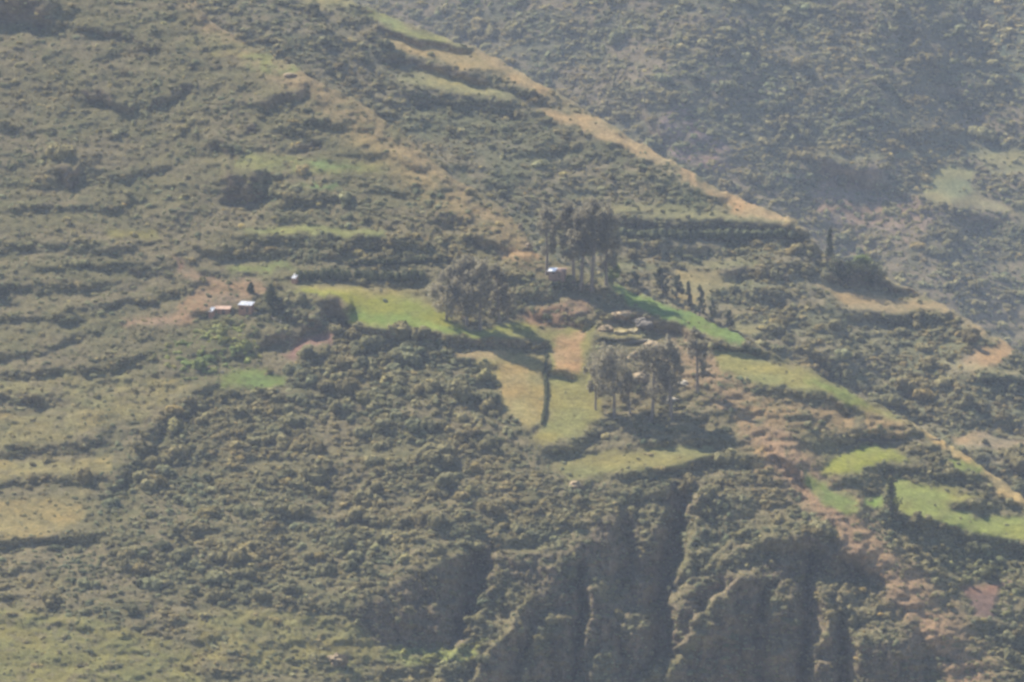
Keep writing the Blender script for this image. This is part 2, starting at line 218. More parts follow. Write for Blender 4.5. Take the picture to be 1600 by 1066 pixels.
# ------------------------------------------------------------------ relief: paint slopes, integrate them to depth, add roughness
def poisson(gu, gv, h):
    H, W = gu.shape                                     # least-squares surface of a gradient field, Neumann edges
    div = np.zeros((H, W))
    div[:, 1:-1] += (gu[:, 2:] - gu[:, :-2]) / (2 * h); div[1:-1] += (gv[2:] - gv[:-2]) / (2 * h)
    div[:, 0] += (gu[:, 0] + gu[:, 1]) / (2 * h) * 2; div[:, -1] -= (gu[:, -1] + gu[:, -2]) / (2 * h) * 2
    div[0] += (gv[0] + gv[1]) / (2 * h) * 2; div[-1] -= (gv[-1] + gv[-2]) / (2 * h) * 2
    e = np.concatenate([div, div[:, ::-1]], 1); e = np.concatenate([e, e[::-1]], 0)
    F = np.fft.fft2(e)
    ky = 2 * np.cos(2 * np.pi * np.arange(2 * H) / (2 * H))[:, None] - 2; kx = 2 * np.cos(2 * np.pi * np.arange(2 * W) / (2 * W))[None] - 2
    den = (kx + ky) / h ** 2; den[0, 0] = 1
    F /= den; F[0, 0] = 0
    return np.real(np.fft.ifft2(F))[:H, :W]
def bilin(A, x, y):
    x = np.clip(x, 0, A.shape[1] - 1.001); y = np.clip(y, 0, A.shape[0] - 1.001)
    i = x.astype(int); j = y.astype(int); fx = x - i; fy = y - j
    if A.ndim == 3: fx = fx[..., None]; fy = fy[..., None]
    return (A[j, i] * (1 - fx) + A[j, i + 1] * fx) * (1 - fy) + (A[j + 1, i] * (1 - fx) + A[j + 1, i + 1] * fx) * fy
def pix_to_world(u, v, c):
    u = np.asarray(u, float); v = np.asarray(v, float); c = np.asarray(c, float)
    r = FWD + RGT * ((u - 800) * S0 / D0)[..., None] - UPV * ((v - 533) * S0 / D0)[..., None]
    return CAM + (D0 + c)[..., None] * r

def material(name, build):
    m = bpy.data.materials.new(name); m.use_nodes = True
    n = m.node_tree; n.nodes.clear()
    out = n.nodes.new('ShaderNodeOutputMaterial'); build(n, out); return m
def N(n, t, **kw):
    x = n.nodes.new(t)
    for k, v in kw.items():
        if k.startswith('i_'): x.inputs[int(k[2:]) if k[2:].isdigit() else k[2:]].default_value = v
        else: setattr(x, k, v)
    return x
def ground_build(n, out):
    col = N(n, 'ShaderNodeAttribute', attribute_name='Col')
    geo = N(n, 'ShaderNodeNewGeometry')
    n1 = N(n, 'ShaderNodeTexNoise', i_Scale=0.55, i_Detail=6.0, i_Roughness=.65); n2 = N(n, 'ShaderNodeTexNoise', i_Scale=2.2, i_Detail=4.0, i_Roughness=.6)
    for t in (n1, n2): n.links.new(geo.outputs['Position'], t.inputs['Vector'])
    r1 = N(n, 'ShaderNodeMapRange', i_1=.25, i_2=.75, i_3=.62, i_4=1.38); r2 = N(n, 'ShaderNodeMapRange', i_1=.3, i_2=.7, i_3=.75, i_4=1.25)
    n.links.new(n1.outputs[0], r1.inputs[0]); n.links.new(n2.outputs[0], r2.inputs[0])
    mu = N(n, 'ShaderNodeMath', operation='MULTIPLY'); n.links.new(r1.outputs[0], mu.inputs[0]); n.links.new(r2.outputs[0], mu.inputs[1])
    vm = N(n, 'ShaderNodeVectorMath', operation='SCALE'); n.links.new(col.outputs['Color'], vm.inputs[0]); n.links.new(mu.outputs[0], vm.inputs['Scale'])
    bp = N(n, 'ShaderNodeBump', i_Strength=.55, i_Distance=.5); n.links.new(n2.outputs[0], bp.inputs['Height'])
    d = N(n, 'ShaderNodeBsdfDiffuse', i_Roughness=1.0)
    n.links.new(vm.outputs[0], d.inputs[0]); n.links.new(bp.outputs[0], d.inputs['Normal']); n.links.new(d.outputs[0], out.inputs[0])
M_GROUND = material('hillside_ground', ground_build)

SHEETS = {}
def hillside(name, crest, u0, u1, vbot, step, base_c, fields, oranges, scarps, cliff=False, lateral=None, K0=1.12, ground=None, crest_rough=1.7, terr=.6, slant=.0, fold=.5, foldsl=.3):
    h = 4.0
    vtop = min(p[1] for p in crest) - 12
    ug = np.arange(u0, u1 + h, h); vg = np.arange(vtop, vbot + h, h)
    U, V = np.meshgrid(ug, vg)
    F = Field(U, V, .6)
    K = K0 * (1 + .25 * fbm(U / 150, V / 70, 5, 3) + terr * vn(U / 120 + .3 * vn(U / 60, V / 60, 8), (V + slant * U + 14 * vn(U / 90, V / 90, 11)) / 11, 9) + .25 * vn(U / 45, V / 9, 10))
    L = fold * fbm((U - foldsl * V) / 110, V / 170, 21, 4, .6)
    if lateral is not None: L = L + lateral(F)
    if cliff:
        cm = F.poly(CLIFF, 8); K = K * (1 - cm) + cm * (-.28 + .08 * vn(U / 30, V / 18, 3)); L = L + .6 * cm
        for pts, k, l in SHOULDERS:
            m = F.poly(pts, 7); K = K * (1 - m) + k * m; L = L * (1 - m) + l * m
        for pts, w in LEDGES:
            m = .6 * F.line(pts, w + 2); K = K * (1 - m) + 1.5 * m
    for pts, c, k, s in fields:
        m = F.poly(pts, 5); K = K * (1 - m) + k * m; L = L * (1 - .8 * m)
    for pts, w, k in scarps:
        m = F.line(pts, w * 1.15 + 3, .6); K = K * (1 - m) + (k - .35) * m
    c = poisson(L * S0, -K * S0, h)
    uref, vref, cref = base_c
    c += cref - bilin(c, np.array([(uref - u0) / h]), np.array([(vref - vtop) / h]))[0]
    # sheared grid that follows the skyline of this slope
    us = np.arange(u0, u1 + step, step)
    cr = np.interp(us, [p[0] for p in crest], [p[1] for p in crest]) + crest_rough * (1.6 * vn(us / 23, us * 0, 41) + 1.1 * vn(us / 9, us * 0, 42) + .6 * vn(us / 4, us * 0, 43))
    nj = int((vbot - cr.min()) / step) + 1
    jj = np.arange(nj)[:, None]
    V = cr[None] + jj * step; U = np.repeat(us[None], nj, 0)
    F = Field(U, V)
    C = bilin(c, (U - u0) / h, (V - vtop) / h)
    flat = np.zeros(U.shape)
    for pts, cc, k, s in fields: flat = np.maximum(flat, F.poly(pts, 5) * min(1, s + .1) * sstep(1.25, 1.7, k))
    rough = 1 - .85 * flat
    hn = 1.6 * fbm(U / 46, V / 30, 51, 3) + 1.1 * vn(U / 22, V / 8, 52) + .75 * vn(U / 11, V / 5, 53) + .5 * vn(U / 5.5, V / 3.6, 54) + .34 * vn(U / 3, V / 2.4, 55)
    C = C + rough * hn
    rock = np.zeros(U.shape)
    if cliff:
        cm = F.poly(CLIFF, 8); rock = cm.copy()
        for pts, k, l in SHOULDERS: rock = rock * (1 - .85 * F.poly(pts, 7))
        wv = 14 * vn(U / 70, V / 45, 61) + 5 * vn(U / 20, V / 16, 67)
        C += cm * (1.0 * vn((U + wv) / 26, V / 70, 62) + .7 * vn((U + wv) / 6, V / 30, 63) + 1.3 * fbm((U + .4 * V) / 46, V / 40, 64, 4) + .9 * np.abs(vn((U + .3 * V) / 10, V / 13, 69)) + .8 * np.abs(vn((U + wv) / 19, (V - .5 * U) / 24, 68)) + .8 * vn(U / 4, V / 5, 65))
        for k_, (pts, a, W) in enumerate(EDGES):
            dx, env = edge_profile(U, V, pts, 3.3 * k_); C -= a * env * sstep(-8, 4, dx) * np.exp(-np.maximum(dx, 0) / W) * (1 + .25 * vn(U / 16, V / 14, 66))
        for pts, w, a in GULLIES: C += 1.0 * a * F.line(pts, w, 0.0)
    for pts, w, k in scarps:                            # a bank: the ground above it comes forward, the ground below it is cut back
        if all(a[0] < b[0] for a, b in zip(pts[:-1], pts[1:])):
            x, m = scarp_frame(F, pts, w); C = C + (.46 if k <= -.2 else .36 if k < .15 else .27) * w * m * x * np.exp(-x * x / 1.3)
            if k < .15: rock = np.maximum(rock, (.9 if k <= -.2 else .6) * m * (1 - sstep(.7, 1.05, np.abs(x + .1))))
    C = C + 1.2 * np.exp(-jj * step / 7.0)             # the crest rolls over instead of ending in an edge
    # what covers the ground
    P0 = pix_to_world(U, V, C)
    g = ground or dict(a=(.132, .118, .06), b=(.156, .132, .074), c=(.108, .104, .052))
    t1 = sstep(-.7, .7, fbm(U / 90, V / 38, 71, 4))[..., None]; t2 = sstep(.0, .9, fbm(U / 26, V / 10, 75, 4))[..., None]
    col = np.array(g['a']) * (1 - t1) + np.array(g['b']) * t1; col = col * (1 - .75 * t2) + np.array(g['c']) * .75 * t2
    for pts, w, cc, s in oranges:
        m = F.line(pts, w, .1) * s * sstep(-.75 - .5 * (s > .9), .35 - .35 * (s > .9), fbm(U / 22, V / 14, 79, 3) + .25); col = col * (1 - m[..., None]) + np.array(cc) * m[..., None]
    for pts, cc, k, s in fields:
        m = F.poly(pts, 6) * s; m = m * (1 - (.5 * (1 - sstep(1.3, 1.8, k)) + .25) * sstep(-.1, .8, fbm(U / 16, V / 8, 83, 3)))
        var = 1 + .11 * fbm(U / 28, V / 9, 85, 3) + .09 * vn(U / 12, V / 2.6, 86) + .06 * vn(U / 3, V / 2.2, 90)
        dry = np.array((1.2, 1.0, .8)) ** (.45 * vn(U / 50, V / 18, 87) + .12)[..., None]
        col = col * (1 - m[..., None]) + np.array(cc) * var[..., None] * dry * m[..., None]
    rk = np.array((.128, .094, .068)) * (1 + .38 * vn(U / 9, V / 55, 88) + .38 * fbm(U / 12, V / 10, 89, 3))[..., None]
    gu_ = np.gradient(P0[..., 2], axis=0); gy_ = np.gradient(P0[..., 1], axis=0); steep = np.abs(gu_) / (np.abs(gy_) + np.abs(gu_) + 1e-6)
    steep = (steep + np.roll(steep, 1, 0) + np.roll(steep, -1, 0)) / 3
    rr = (rock * (.5 + .5 * sstep(.45, .72, steep)))[..., None] * .95; col = col * (1 - rr) + rk * rr
    P = P0
    # the far side: over the crest and down behind
    back = []; bu = []
    for k, (dy, dz) in enumerate(((1.5, .15), (4, -.3), (9, -2.6), (18, -8), (36, -21), (70, -46))):
        b = P[0] + np.array([0, dy, dz]) + np.stack([0 * us, 0 * us, .5 * vn(us / 8, us * 0 + k * 7.7, 97) * min(1, dy / 4)], -1); back.append(b)
    allP = np.concatenate([np.array(back)[::-1], P], 0); nb = len(back)
    allC = np.concatenate([np.repeat(col[:1], nb, 0), col], 0)
    allV = np.concatenate([np.repeat(V[:1], nb, 0), V], 0)
    nr, nc = allP.shape[:2]
    idx = np.arange(nr * nc).reshape(nr, nc)
    q = np.stack([idx[:-1, :-1], idx[1:, :-1], idx[1:, 1:], idx[:-1, 1:]], -1)
    keep = (allV[:-1, :-1] < vbot)
    lim = SHEETS.get('_front')
    if lim is not None:
        fr = np.interp(us, [p[0] for p in lim], [p[1] for p in lim]) + 70
        keep &= allV[:-1, :-1] < fr[None, :-1]
    q = q[keep]
    used = np.zeros(nr * nc, bool); used[q.ravel()] = True
    remap = np.cumsum(used) - 1
    me = bpy.data.meshes.new(name)
    vv = allP.reshape(-1, 3)[used]; qq = remap[q].astype(np.int32)
    me.vertices.add(len(vv)); me.vertices.foreach_set('co', vv.astype(np.float32).ravel())
    me.loops.add(qq.size); me.loops.foreach_set('vertex_index', qq.ravel())
    me.polygons.add(len(qq)); me.polygons.foreach_set('loop_start', np.arange(0, qq.size, 4, dtype=np.int32))
    me.update(calc_edges=True)
    at = me.attributes.new('Col', 'FLOAT_COLOR', 'POINT')
    cc = np.ones((len(vv), 4), np.float32); cc[:, :3] = allC.reshape(-1, 3)[used]; at.data.foreach_set('color', cc.ravel())
    me.polygons.foreach_set('use_smooth', np.ones(len(qq), bool))
    me.materials.append(M_GROUND)
    o = bpy.data.objects.new(name, me); sc.collection.objects.link(o); o['kind'] = 'structure'
    SHEETS[name] = dict(P=P, us=us, cr=cr, u0=u0, step=step)
    return o
def on(sheet, u, v):                                   # a point of that slope, given where the photograph shows it
    s = SHEETS[sheet]; u = np.asarray(u, float); v = np.asarray(v, float)
    x = (u - s['u0']) / s['step']; y = (v - np.interp(u, s['us'], s['cr'])) / s['step']
    return bilin(s['P'], x, np.maximum(y, 0))
def at(sheet, u, v): return Vector(on(sheet, np.array([u]), np.array([v]))[0])

def lat_near(F):
    L = .9 * F.poly([(1200, 690), (1320, 600), (1460, 690), (1700, 880), (1700, 1300), (1560, 1300), (1440, 980), (1320, 830)], 40)
    L += .75 * F.poly([(1080, 540), (1180, 600), (1300, 640), (1260, 740), (1160, 650)], 25)
    L += .6 * F.line([(430, 110), (640, 240), (830, 400)], 40)
    return L - .12
near = hillside('near_hillside', CREST_NEAR, -200, 1800, 1240, 2.0, (850, 650, 0.0), FIELDS_NEAR, ORANGE_NEAR, SCARPS_NEAR, cliff=True, lateral=lat_near)
SHEETS['_front'] = CREST_NEAR
mid = hillside('middle_hillside', CREST_MID, 180, 1800, 960, 2.0, (1000, 400, 300.0), FIELDS_MID, ORANGE_MID, SCARPS_MID,
               lateral=lambda F: .15, ground=dict(a=(.13, .128, .07), b=(.175, .15, .09), c=(.105, .108, .055)), terr=.65, slant=-.25, fold=.7)
SHEETS['_front'] = CREST_MID
far = hillside('far_hillside', CREST_FAR, 460, 1800, 700, 2.5, (1200, 300, 980.0), FIELDS_FAR, [([(1490, 20), (1540, 90), (1600, 170)], 16, (.21, .18, .11), .6)], SCARPS_FAR,
               lateral=lambda F: .1 + .7 * F.line([(1490, 0), (1600, 140), (1800, 330)], 30), ground=dict(a=(.125, .115, .068), b=(.18, .145, .09), c=(.10, .10, .055)), crest_rough=1.5, terr=.25, fold=1.9, foldsl=.75)
SHEETS['_front'] = CREST_FAR
farthest = hillside('farthest_hillside', [(1300, -190), (1800, -190)], 1340, 1800, 420, 4.0, (1560, 30, 1300.0), [], [], [([(1500, 20), (1560, 40)], 16, .1)], lateral=lambda F: -.6, ground=dict(a=(.08, .095, .06), b=(.12, .115, .075), c=(.07, .085, .05)))

def plain_build(n, out):
    d = N(n, 'ShaderNodeBsdfDiffuse', i_0=(.12, .115, .06, 1)); t = N(n, 'ShaderNodeTexNoise', i_Scale=.05, i_Detail=6.0)
    r = N(n, 'ShaderNodeValToRGB'); r.color_ramp.elements[0].color = (.08, .085, .045, 1); r.color_ramp.elements[1].color = (.17, .15, .09, 1)
    n.links.new(t.outputs[0], r.inputs[0]); n.links.new(r.outputs[0], d.inputs[0]); n.links.new(d.outputs[0], out.inputs[0])
gz = float(SHEETS['near_hillside']['P'][..., 2].min()) - 4
me = bpy.data.meshes.new('valley_ground'); X = 600
me.from_pydata([(-X, -1540, gz), (X, -1540, gz), (X, 1950, gz), (-X, 1950, gz)], [], [(0, 1, 2, 3)])
vg = bpy.data.objects.new('valley_ground', me); sc.collection.objects.link(vg); vg['kind'] = 'structure'
me.materials.append(material('valley_soil', plain_build))

# ------------------------------------------------------------------ haze in the valley air
def haze_build(n, out):
    v = N(n, 'ShaderNodeVolumePrincipled'); v.inputs['Color'].default_value = HAZE_COL; v.inputs['Density'].default_value = HAZE_DENSITY; v.inputs['Anisotropy'].default_value = HAZE_ANISO
    n.links.new(v.outputs[0], out.inputs['Volume'])
ztop = CAM[2] + 12
x0, x1, y0, y1, z0 = -620, 620, -1560, 2050, gz - 1
me = bpy.data.meshes.new('haze')
me.from_pydata([(x0, y0, z0), (x1, y0, z0), (x1, y1, z0), (x0, y1, z0), (x0, y0, ztop), (x1, y0, ztop), (x1, y1, ztop), (x0, y1, ztop)], [],
               [(0, 3, 2, 1), (4, 5, 6, 7), (0, 1, 5, 4), (1, 2, 6, 5), (2, 3, 7, 6), (3, 0, 4, 7)])
hz = bpy.data.objects.new('haze', me); sc.collection.objects.link(hz); hz['kind'] = 'stuff'
me.materials.append(material('valley_haze', haze_build))

# ------------------------------------------------------------------ materials of plants and things
def leaf_mat(name, c1, c2, trans=.3, use_tint=True):
    def b(n, out):
        a = N(n, 'ShaderNodeAttribute', attribute_name='tint', attribute_type='INSTANCER')
        geo = N(n, 'ShaderNodeNewGeometry'); oi = N(n, 'ShaderNodeObjectInfo')
        nz = N(n, 'ShaderNodeTexNoise', i_Scale=.9, i_Detail=3.0); n.links.new(geo.outputs['Position'], nz.inputs['Vector'])
        mx = N(n, 'ShaderNodeMix', data_type='RGBA'); mx.inputs[6].default_value = (*c1, 1); mx.inputs[7].default_value = (*c2, 1)
        rr = N(n, 'ShaderNodeMapRange', i_1=.3, i_2=.7); n.links.new(nz.outputs[0], rr.inputs[0]); n.links.new(rr.outputs[0], mx.inputs[0])
        ad = N(n, 'ShaderNodeVectorMath', operation='MULTIPLY')
        n.links.new(mx.outputs[2], ad.inputs[0])
        if use_tint: n.links.new(a.outputs['Color'], ad.inputs[1])
        else:
            r3 = N(n, 'ShaderNodeMapRange', i_3=.8, i_4=1.2); n.links.new(oi.outputs['Random'], r3.inputs[0]); n.links.new(r3.outputs[0], ad.inputs[1])
        d = N(n, 'ShaderNodeBsdfDiffuse'); t = N(n, 'ShaderNodeBsdfTranslucent'); m = N(n, 'ShaderNodeMixShader', i_0=trans)
        n.links.new(ad.outputs[0], d.inputs[0]); n.links.new(ad.outputs[0], t.inputs[0]); n.links.new(d.outputs[0], m.inputs[1]); n.links.new(t.outputs[0], m.inputs[2]); n.links.new(m.outputs[0], out.inputs[0])
    return material(name, b)
def solid(name, c1, c2, scale=3.0, rough=.9, metal=0.0, bump=.3):
    def b(n, out):
        t = N(n, 'ShaderNodeTexNoise', i_Scale=scale, i_Detail=6.0); tc = N(n, 'ShaderNodeTexCoord'); n.links.new(tc.outputs['Object'], t.inputs['Vector'])
        r = N(n, 'ShaderNodeValToRGB'); r.color_ramp.elements[0].color = (*c1, 1); r.color_ramp.elements[1].color = (*c2, 1); r.color_ramp.elements[0].position = .35; r.color_ramp.elements[1].position = .65
        p = N(n, 'ShaderNodeBsdfPrincipled', i_Roughness=rough, i_Metallic=metal); bp = N(n, 'ShaderNodeBump', i_Strength=bump, i_Distance=.1)
        n.links.new(t.outputs[0], r.inputs[0]); n.links.new(r.outputs[0], p.inputs['Base Color']); n.links.new(t.outputs[0], bp.inputs['Height']); n.links.new(bp.outputs[0], p.inputs['Normal']); n.links.new(p.outputs[0], out.inputs[0])
    return material(name, b)
M_SHRUB = leaf_mat('shrub_leaves', (.108, .104, .056), (.160, .146, .078), .38)
M_EUC = leaf_mat('eucalyptus_leaves', (.135, .122, .085), (.215, .195, .135), .45, False)
M_DARK = leaf_mat('dark_leaves', (.042, .05, .03), (.085, .09, .05), .25, False)
M_GREENL = leaf_mat('bright_leaves', (.09, .12, .04), (.15, .18, .06), .3, False)
M_BARK = solid('bark', (.09, .07, .055), (.18, .15, .12), 2)
M_ADOBE = solid('adobe', (.20, .105, .065), (.29, .155, .095), 1.5)
M_ADOBE_D = solid('weathered_adobe', (.14, .09, .07), (.22, .15, .115), 1.5)
M_METAL = solid('bright_sheet_metal', (.78, .78, .78), (.9, .89, .86), 1.2, .34, 1.0, .15)
M_METAL_OLD = solid('dull_sheet_metal', (.36, .39, .44), (.48, .5, .54), 1.2, .5, .6, .15)
M_WOOD = solid('old_wood', (.07, .05, .035), (.12, .085, .06), 4)
M_VOID = solid('dark_opening', (.01, .01, .01), (.02, .018, .016), 3)
M_ROCK_O = solid('ochre_rock', (.105, .078, .045), (.20, .15, .085), .9, .95, 0, .8)
M_ROCK_Y = solid('straw_rock', (.15, .125, .06), (.235, .195, .10), .9, .95, 0, .8)
M_ROCK_G = solid('grey_rock', (.045, .040, .034), (.085, .074, .062), .9, .95, 0, .8)
M_ROCK_P = solid('pale_rock', (.13, .12, .095), (.21, .19, .155), .9, .95, 0, .5)

# ------------------------------------------------------------------ builders
def mesh_np(name, V, Fq, mats, mi=None, smooth=False):
    me = bpy.data.meshes.new(name); me.from_pydata([tuple(p) for p in V], [], [tuple(f) for f in Fq])
    for m in mats: me.materials.append(m)
    if mi is not None: me.polygons.foreach_set('material_index', np.asarray(mi, np.int32))
    if smooth: me.polygons.foreach_set('use_smooth', np.ones(len(me.polygons), bool))
    me.update(); return me
def link(name, me, parent=None, loc=(0, 0, 0), rz=0.0):
    o = bpy.data.objects.new(name, me); sc.collection.objects.link(o); o.location = loc; o.rotation_euler = (0, 0, rz)
    if parent is not None: o.parent = parent
    return o
def tag(o, label, cat, group=None, kind=None):
    o['label'] = label; o['category'] = cat
    if group: o['group'] = group
    if kind: o['kind'] = kind
    return o
def ico(sub):
    bm = bmesh.new(); bmesh.ops.create_icosphere(bm, subdivisions=sub, radius=1)
    V = np.array([v.co[:] for v in bm.verts]); Fa = [[v.index for v in f.verts] for f in bm.faces]; bm.free(); return V, Fa
def leaf_quads(centers, normals, size, r, asp=1.6):
    n = len(centers); a = r.normal(size=(n, 3)); nn = normals / (np.linalg.norm(normals, axis=1, keepdims=True) + 1e-9)
    t = np.cross(nn, a); t /= np.linalg.norm(t, axis=1, keepdims=True) + 1e-9; b = np.cross(nn, t)
    s = (size * r.uniform(.6, 1.35, n))[:, None]
    V = np.stack([centers - t * s * asp * .5, centers + b * s * .42, centers + t * s * asp * .5, centers - b * s * .42], 1).reshape(-1, 3)
    return V, [[4 * i, 4 * i + 1, 4 * i + 2, 4 * i + 3] for i in range(n)]
def shrub_mesh(seed, lobes, leaves, squat=.8, spread=.62, leaf=.2):
    r = np.random.default_rng(seed); Vs, Fs, off = [], [], 0
    cen = np.stack([r.normal(0, spread * .6, lobes), r.normal(0, spread * .6, lobes), r.uniform(.1, .75, lobes) * squat], 1); cen[0] = (0, 0, .35 * squat)
    rad = r.uniform(.3, .52, lobes); rad[0] = .6
    bV, bF = ico(2)
    for k in range(lobes):
        ns = 1 + .22 * np.sin(bV @ r.normal(0, 3.0, 3) + r.uniform(0, 6)) + .13 * np.sin(bV @ r.normal(0, 7, 3))
        V = bV * (rad[k] * ns)[:, None] * np.array([1, 1, .85]) + cen[k]
        Vs.append(V); Fs += [[i + off for i in f] for f in bF]; off += len(V)
        m = leaves // lobes; d = r.normal(size=(m, 3)); d[:, 2] = np.abs(d[:, 2]) * 1.1 - .25; d /= np.linalg.norm(d, axis=1, keepdims=True)
        c = cen[k] + d * (rad[k] * r.uniform(.85, 1.22, m))[:, None] * np.array([1, 1, .85])
        lv, lf = leaf_quads(c, d + r.normal(0, .33, (m, 3)), leaf, r); Vs.append(lv); Fs += [[i + off for i in f] for f in lf]; off += len(lv)
    V = np.concatenate(Vs); V[:, 2] = np.maximum(V[:, 2], -.3)
    return V, Fs
def tube(path, radii, seg=7):
    V, Fa = [], []; P = [Vector(p) for p in path]
    for k, p in enumerate(P):
        t = (P[min(k + 1, len(P) - 1)] - P[max(k - 1, 0)]).normalized(); a = t.orthogonal().normalized(); b = t.cross(a)
        for s in range(seg):
            an = 2 * math.pi * s / seg; V.append(p + (a * math.cos(an) + b * math.sin(an)) * radii[k])
    for k in range(len(P) - 1):
        for s in range(seg): Fa.append([k * seg + s, k * seg + (s + 1) % seg, (k + 1) * seg + (s + 1) % seg, (k + 1) * seg + s])
    V.append(P[-1]); top = len(V) - 1
    for s in range(seg): Fa.append([(len(P) - 1) * seg + s, (len(P) - 1) * seg + (s + 1) % seg, top])
    return V, Fa
def merge(parts):
    V, Fa, off = [], [], 0
    for v, f in parts:
        V += [tuple(x) for x in v]; Fa += [[i + off for i in q] for q in f]; off += len(v)
    return V, Fa
def eucalyptus(seed, H, width, bare=.22, leaves=2600, lean=0.0):
    """trunk mesh and crown mesh: forked trunk, limbs, hanging tufts with gaps between them"""
    r = np.random.default_rng(seed); parts = []; tufts = []
    ph = r.uniform(0, 6)
    def trunk_at(t): return np.array([lean * H * t + .025 * H * math.sin(3 * t + ph), .02 * H * math.sin(4 * t + ph * 2), H * t])
    ts = np.linspace(-.03, .93, 10)
    parts.append(tube([trunk_at(t) for t in ts], [.024 * H * (1 - t) + .05 for t in ts]))
    nl = int(10 + H * .5)
    for k in range(nl):
        t = bare + (.93 - bare) * (k + .3) / nl; p0 = trunk_at(t); an = r.uniform(0, 2 * math.pi) if k % 2 else r.choice([0, math.pi]) + r.normal(0, .6)
        prof = math.sin(math.pi * min(1, .28 + .78 * (t - bare) / (1 - bare))) ** .7
        ln = width * prof * r.uniform(.55, 1.15); rise = ln * r.uniform(.35, 1.0)
        p2 = p0 + np.array([math.cos(an) * ln, math.sin(an) * ln * .85, rise]); p1 = (p0 + p2) / 2 + np.array([0, 0, -.12 * ln])
        parts.append(tube([p0, p1, p2], [.010 * H * (1 - t) + .06, .05, .03], 5))
        for q in range(r.integers(2, 5)):
            c = p0 + (p2 - p0) * r.uniform(.45, 1.1) + r.normal(0, .13 * width, 3); tufts.append((c, r.uniform(.16, .34) * width))
    tufts.append((trunk_at(.97), .22 * width)); tufts.append((trunk_at(.9), .3 * width))
    tot = sum(s ** 1.6 for c, s in tufts); Vs, Fs, off = [], [], 0
    for c, s in tufts:
        m = max(12, int(leaves * s ** 1.6 / tot)); d = r.normal(size=(m, 3)); d *= (r.uniform(0, 1, m) ** .45 / (np.linalg.norm(d, axis=1) + 1e-9))[:, None]
        p = c + d * s * np.array([1, 1, 1.25])
        lv, lf = leaf_quads(p, d + r.normal(0, .7, (m, 3)) + np.array([0, 0, .2]), .52, r, 1.9); Vs.append(lv); Fs += [[i + off for i in f] for f in lf]; off += len(lv)
    V, Fa = merge(parts)
    return mesh_np('trunk', V, Fa, [M_BARK], smooth=True), np.concatenate(Vs), Fs
def conifer(seed, H, width, leaves=1500):
    r = np.random.default_rng(seed)
    parts = [tube([(0, 0, -.4), (0.05, 0, H * .5), (0, 0, H * .97)], [.03 * H, .02 * H, .02])]; Vs, Fs, off = [], [], 0
    for k in range(26):
        t = .06 + .92 * k / 26; R = width * (1 - t) ** .75 * r.uniform(.75, 1.2)
        for q in range(5):
            an = r.uniform(0, 6.28); R2 = R * r.uniform(.6, 1.1); m = leaves // 130
            c = np.array([math.cos(an), math.sin(an), 0]) * np.linspace(.15, 1, m)[:, None] * R2; c[:, 2] = t * H + np.linspace(0, .35, m) * R2 + r.normal(0, .12, m)
            lv, lf = leaf_quads(c + r.normal(0, .16, (m, 3)), r.normal(size=(m, 3)) + np.array([0, 0, .4]), .5, r); Vs.append(lv); Fs += [[i + off for i in f] for f in lf]; off += len(lv)
    V, Fa = merge(parts); return mesh_np('trunk', V, Fa, [M_BARK], smooth=True), np.concatenate(Vs), Fs
def put_tree(name, built, mat, sheet, u, v, label, group=None, cat='tree', sink=.3, rz=0.0):
    tr, cv, cf = built; t = bpy.data.objects.new(name, None); sc.collection.objects.link(t); t.empty_display_size = 1
    t.location = at(sheet, u, v) - Vector((0, 0, sink)); t.rotation_euler = (0, 0, rz)
    link('trunk', tr, t); link('crown', mesh_np('crown', cv, cf, [mat]), t); tag(t, label, cat, group); return t
def rock_mesh(seed, sx, sy, sz, mat, sub=3):
    r = np.random.default_rng(seed); V, Fa = ico(sub)
    for k in range(9):
        d = r.normal(size=3); d /= np.linalg.norm(d); h = r.uniform(.62, .92); x = V @ d; V = V - np.outer(np.maximum(0, x - h) * .7, d)
    V = V * (1 + .16 * np.sin(V @ r.normal(0, 4, 3)) + .11 * np.sin(V @ r.normal(0, 9, 3)) + .05 * r.normal(size=len(V)))[:, None]
    return mesh_np('rock', V * np.array([sx, sy, sz]), Fa, [mat])
def put_rock(u, v, w, h, mat, label, name='boulder', sheet='near_hillside', seed=0, cat='boulder', group=None, dep=.8):
    k = D0 and S0; o = link(name, rock_mesh(seed, w * k / 2, w * k / 2 * dep, h * k / 2, mat), None, at(sheet, u, v) + Vector((0, -.2, h * k * .05))); return tag(o, label, cat, group)
def box(sx, sy, sz, cx=0, cy=0, cz=0, jit=0, r=None):
    bm = bmesh.new(); bmesh.ops.create_cube(bm, size=1)
    for v in bm.verts: v.co = Vector((v.co.x * sx + cx, v.co.y * sy + cy, v.co.z * sz + cz))
    V = [tuple(v.co) for v in bm.verts]; Fa = [[v.index for v in f.verts] for f in bm.faces]; bm.free(); return V, Fa
def slab_roof(sx, sy, th, cz, tilt_y, tilt_x, wav=.04):   # corrugated sheets, sloped
    nx = 40; V, Fa = [], []
    for k, z0_ in ((0, 0.0), (1, -th)):
        for i in range(nx + 1):
            for j in range(2):
                x = (i / nx - .5) * sx; y = (j - .5) * sy; V.append((x, y, cz + z0_ + wav * (1 if i % 2 else -1) * .5 + tilt_y * y + tilt_x * x))
    o = (nx + 1) * 2
    for i in range(nx):
        a = 2 * i; Fa.append([a, a + 2, a + 3, a + 1]); Fa.append([o + a, o + a + 1, o + a + 3, o + a + 2]); Fa.append([a, o + a, o + a + 2, a + 2]); Fa.append([a + 1, a + 3, o + a + 3, o + a + 1])
    Fa.append([0, 1, o + 1, o]); Fa.append([2 * nx, o + 2 * nx, o + 2 * nx + 1, 2 * nx + 1]); return V, Fa
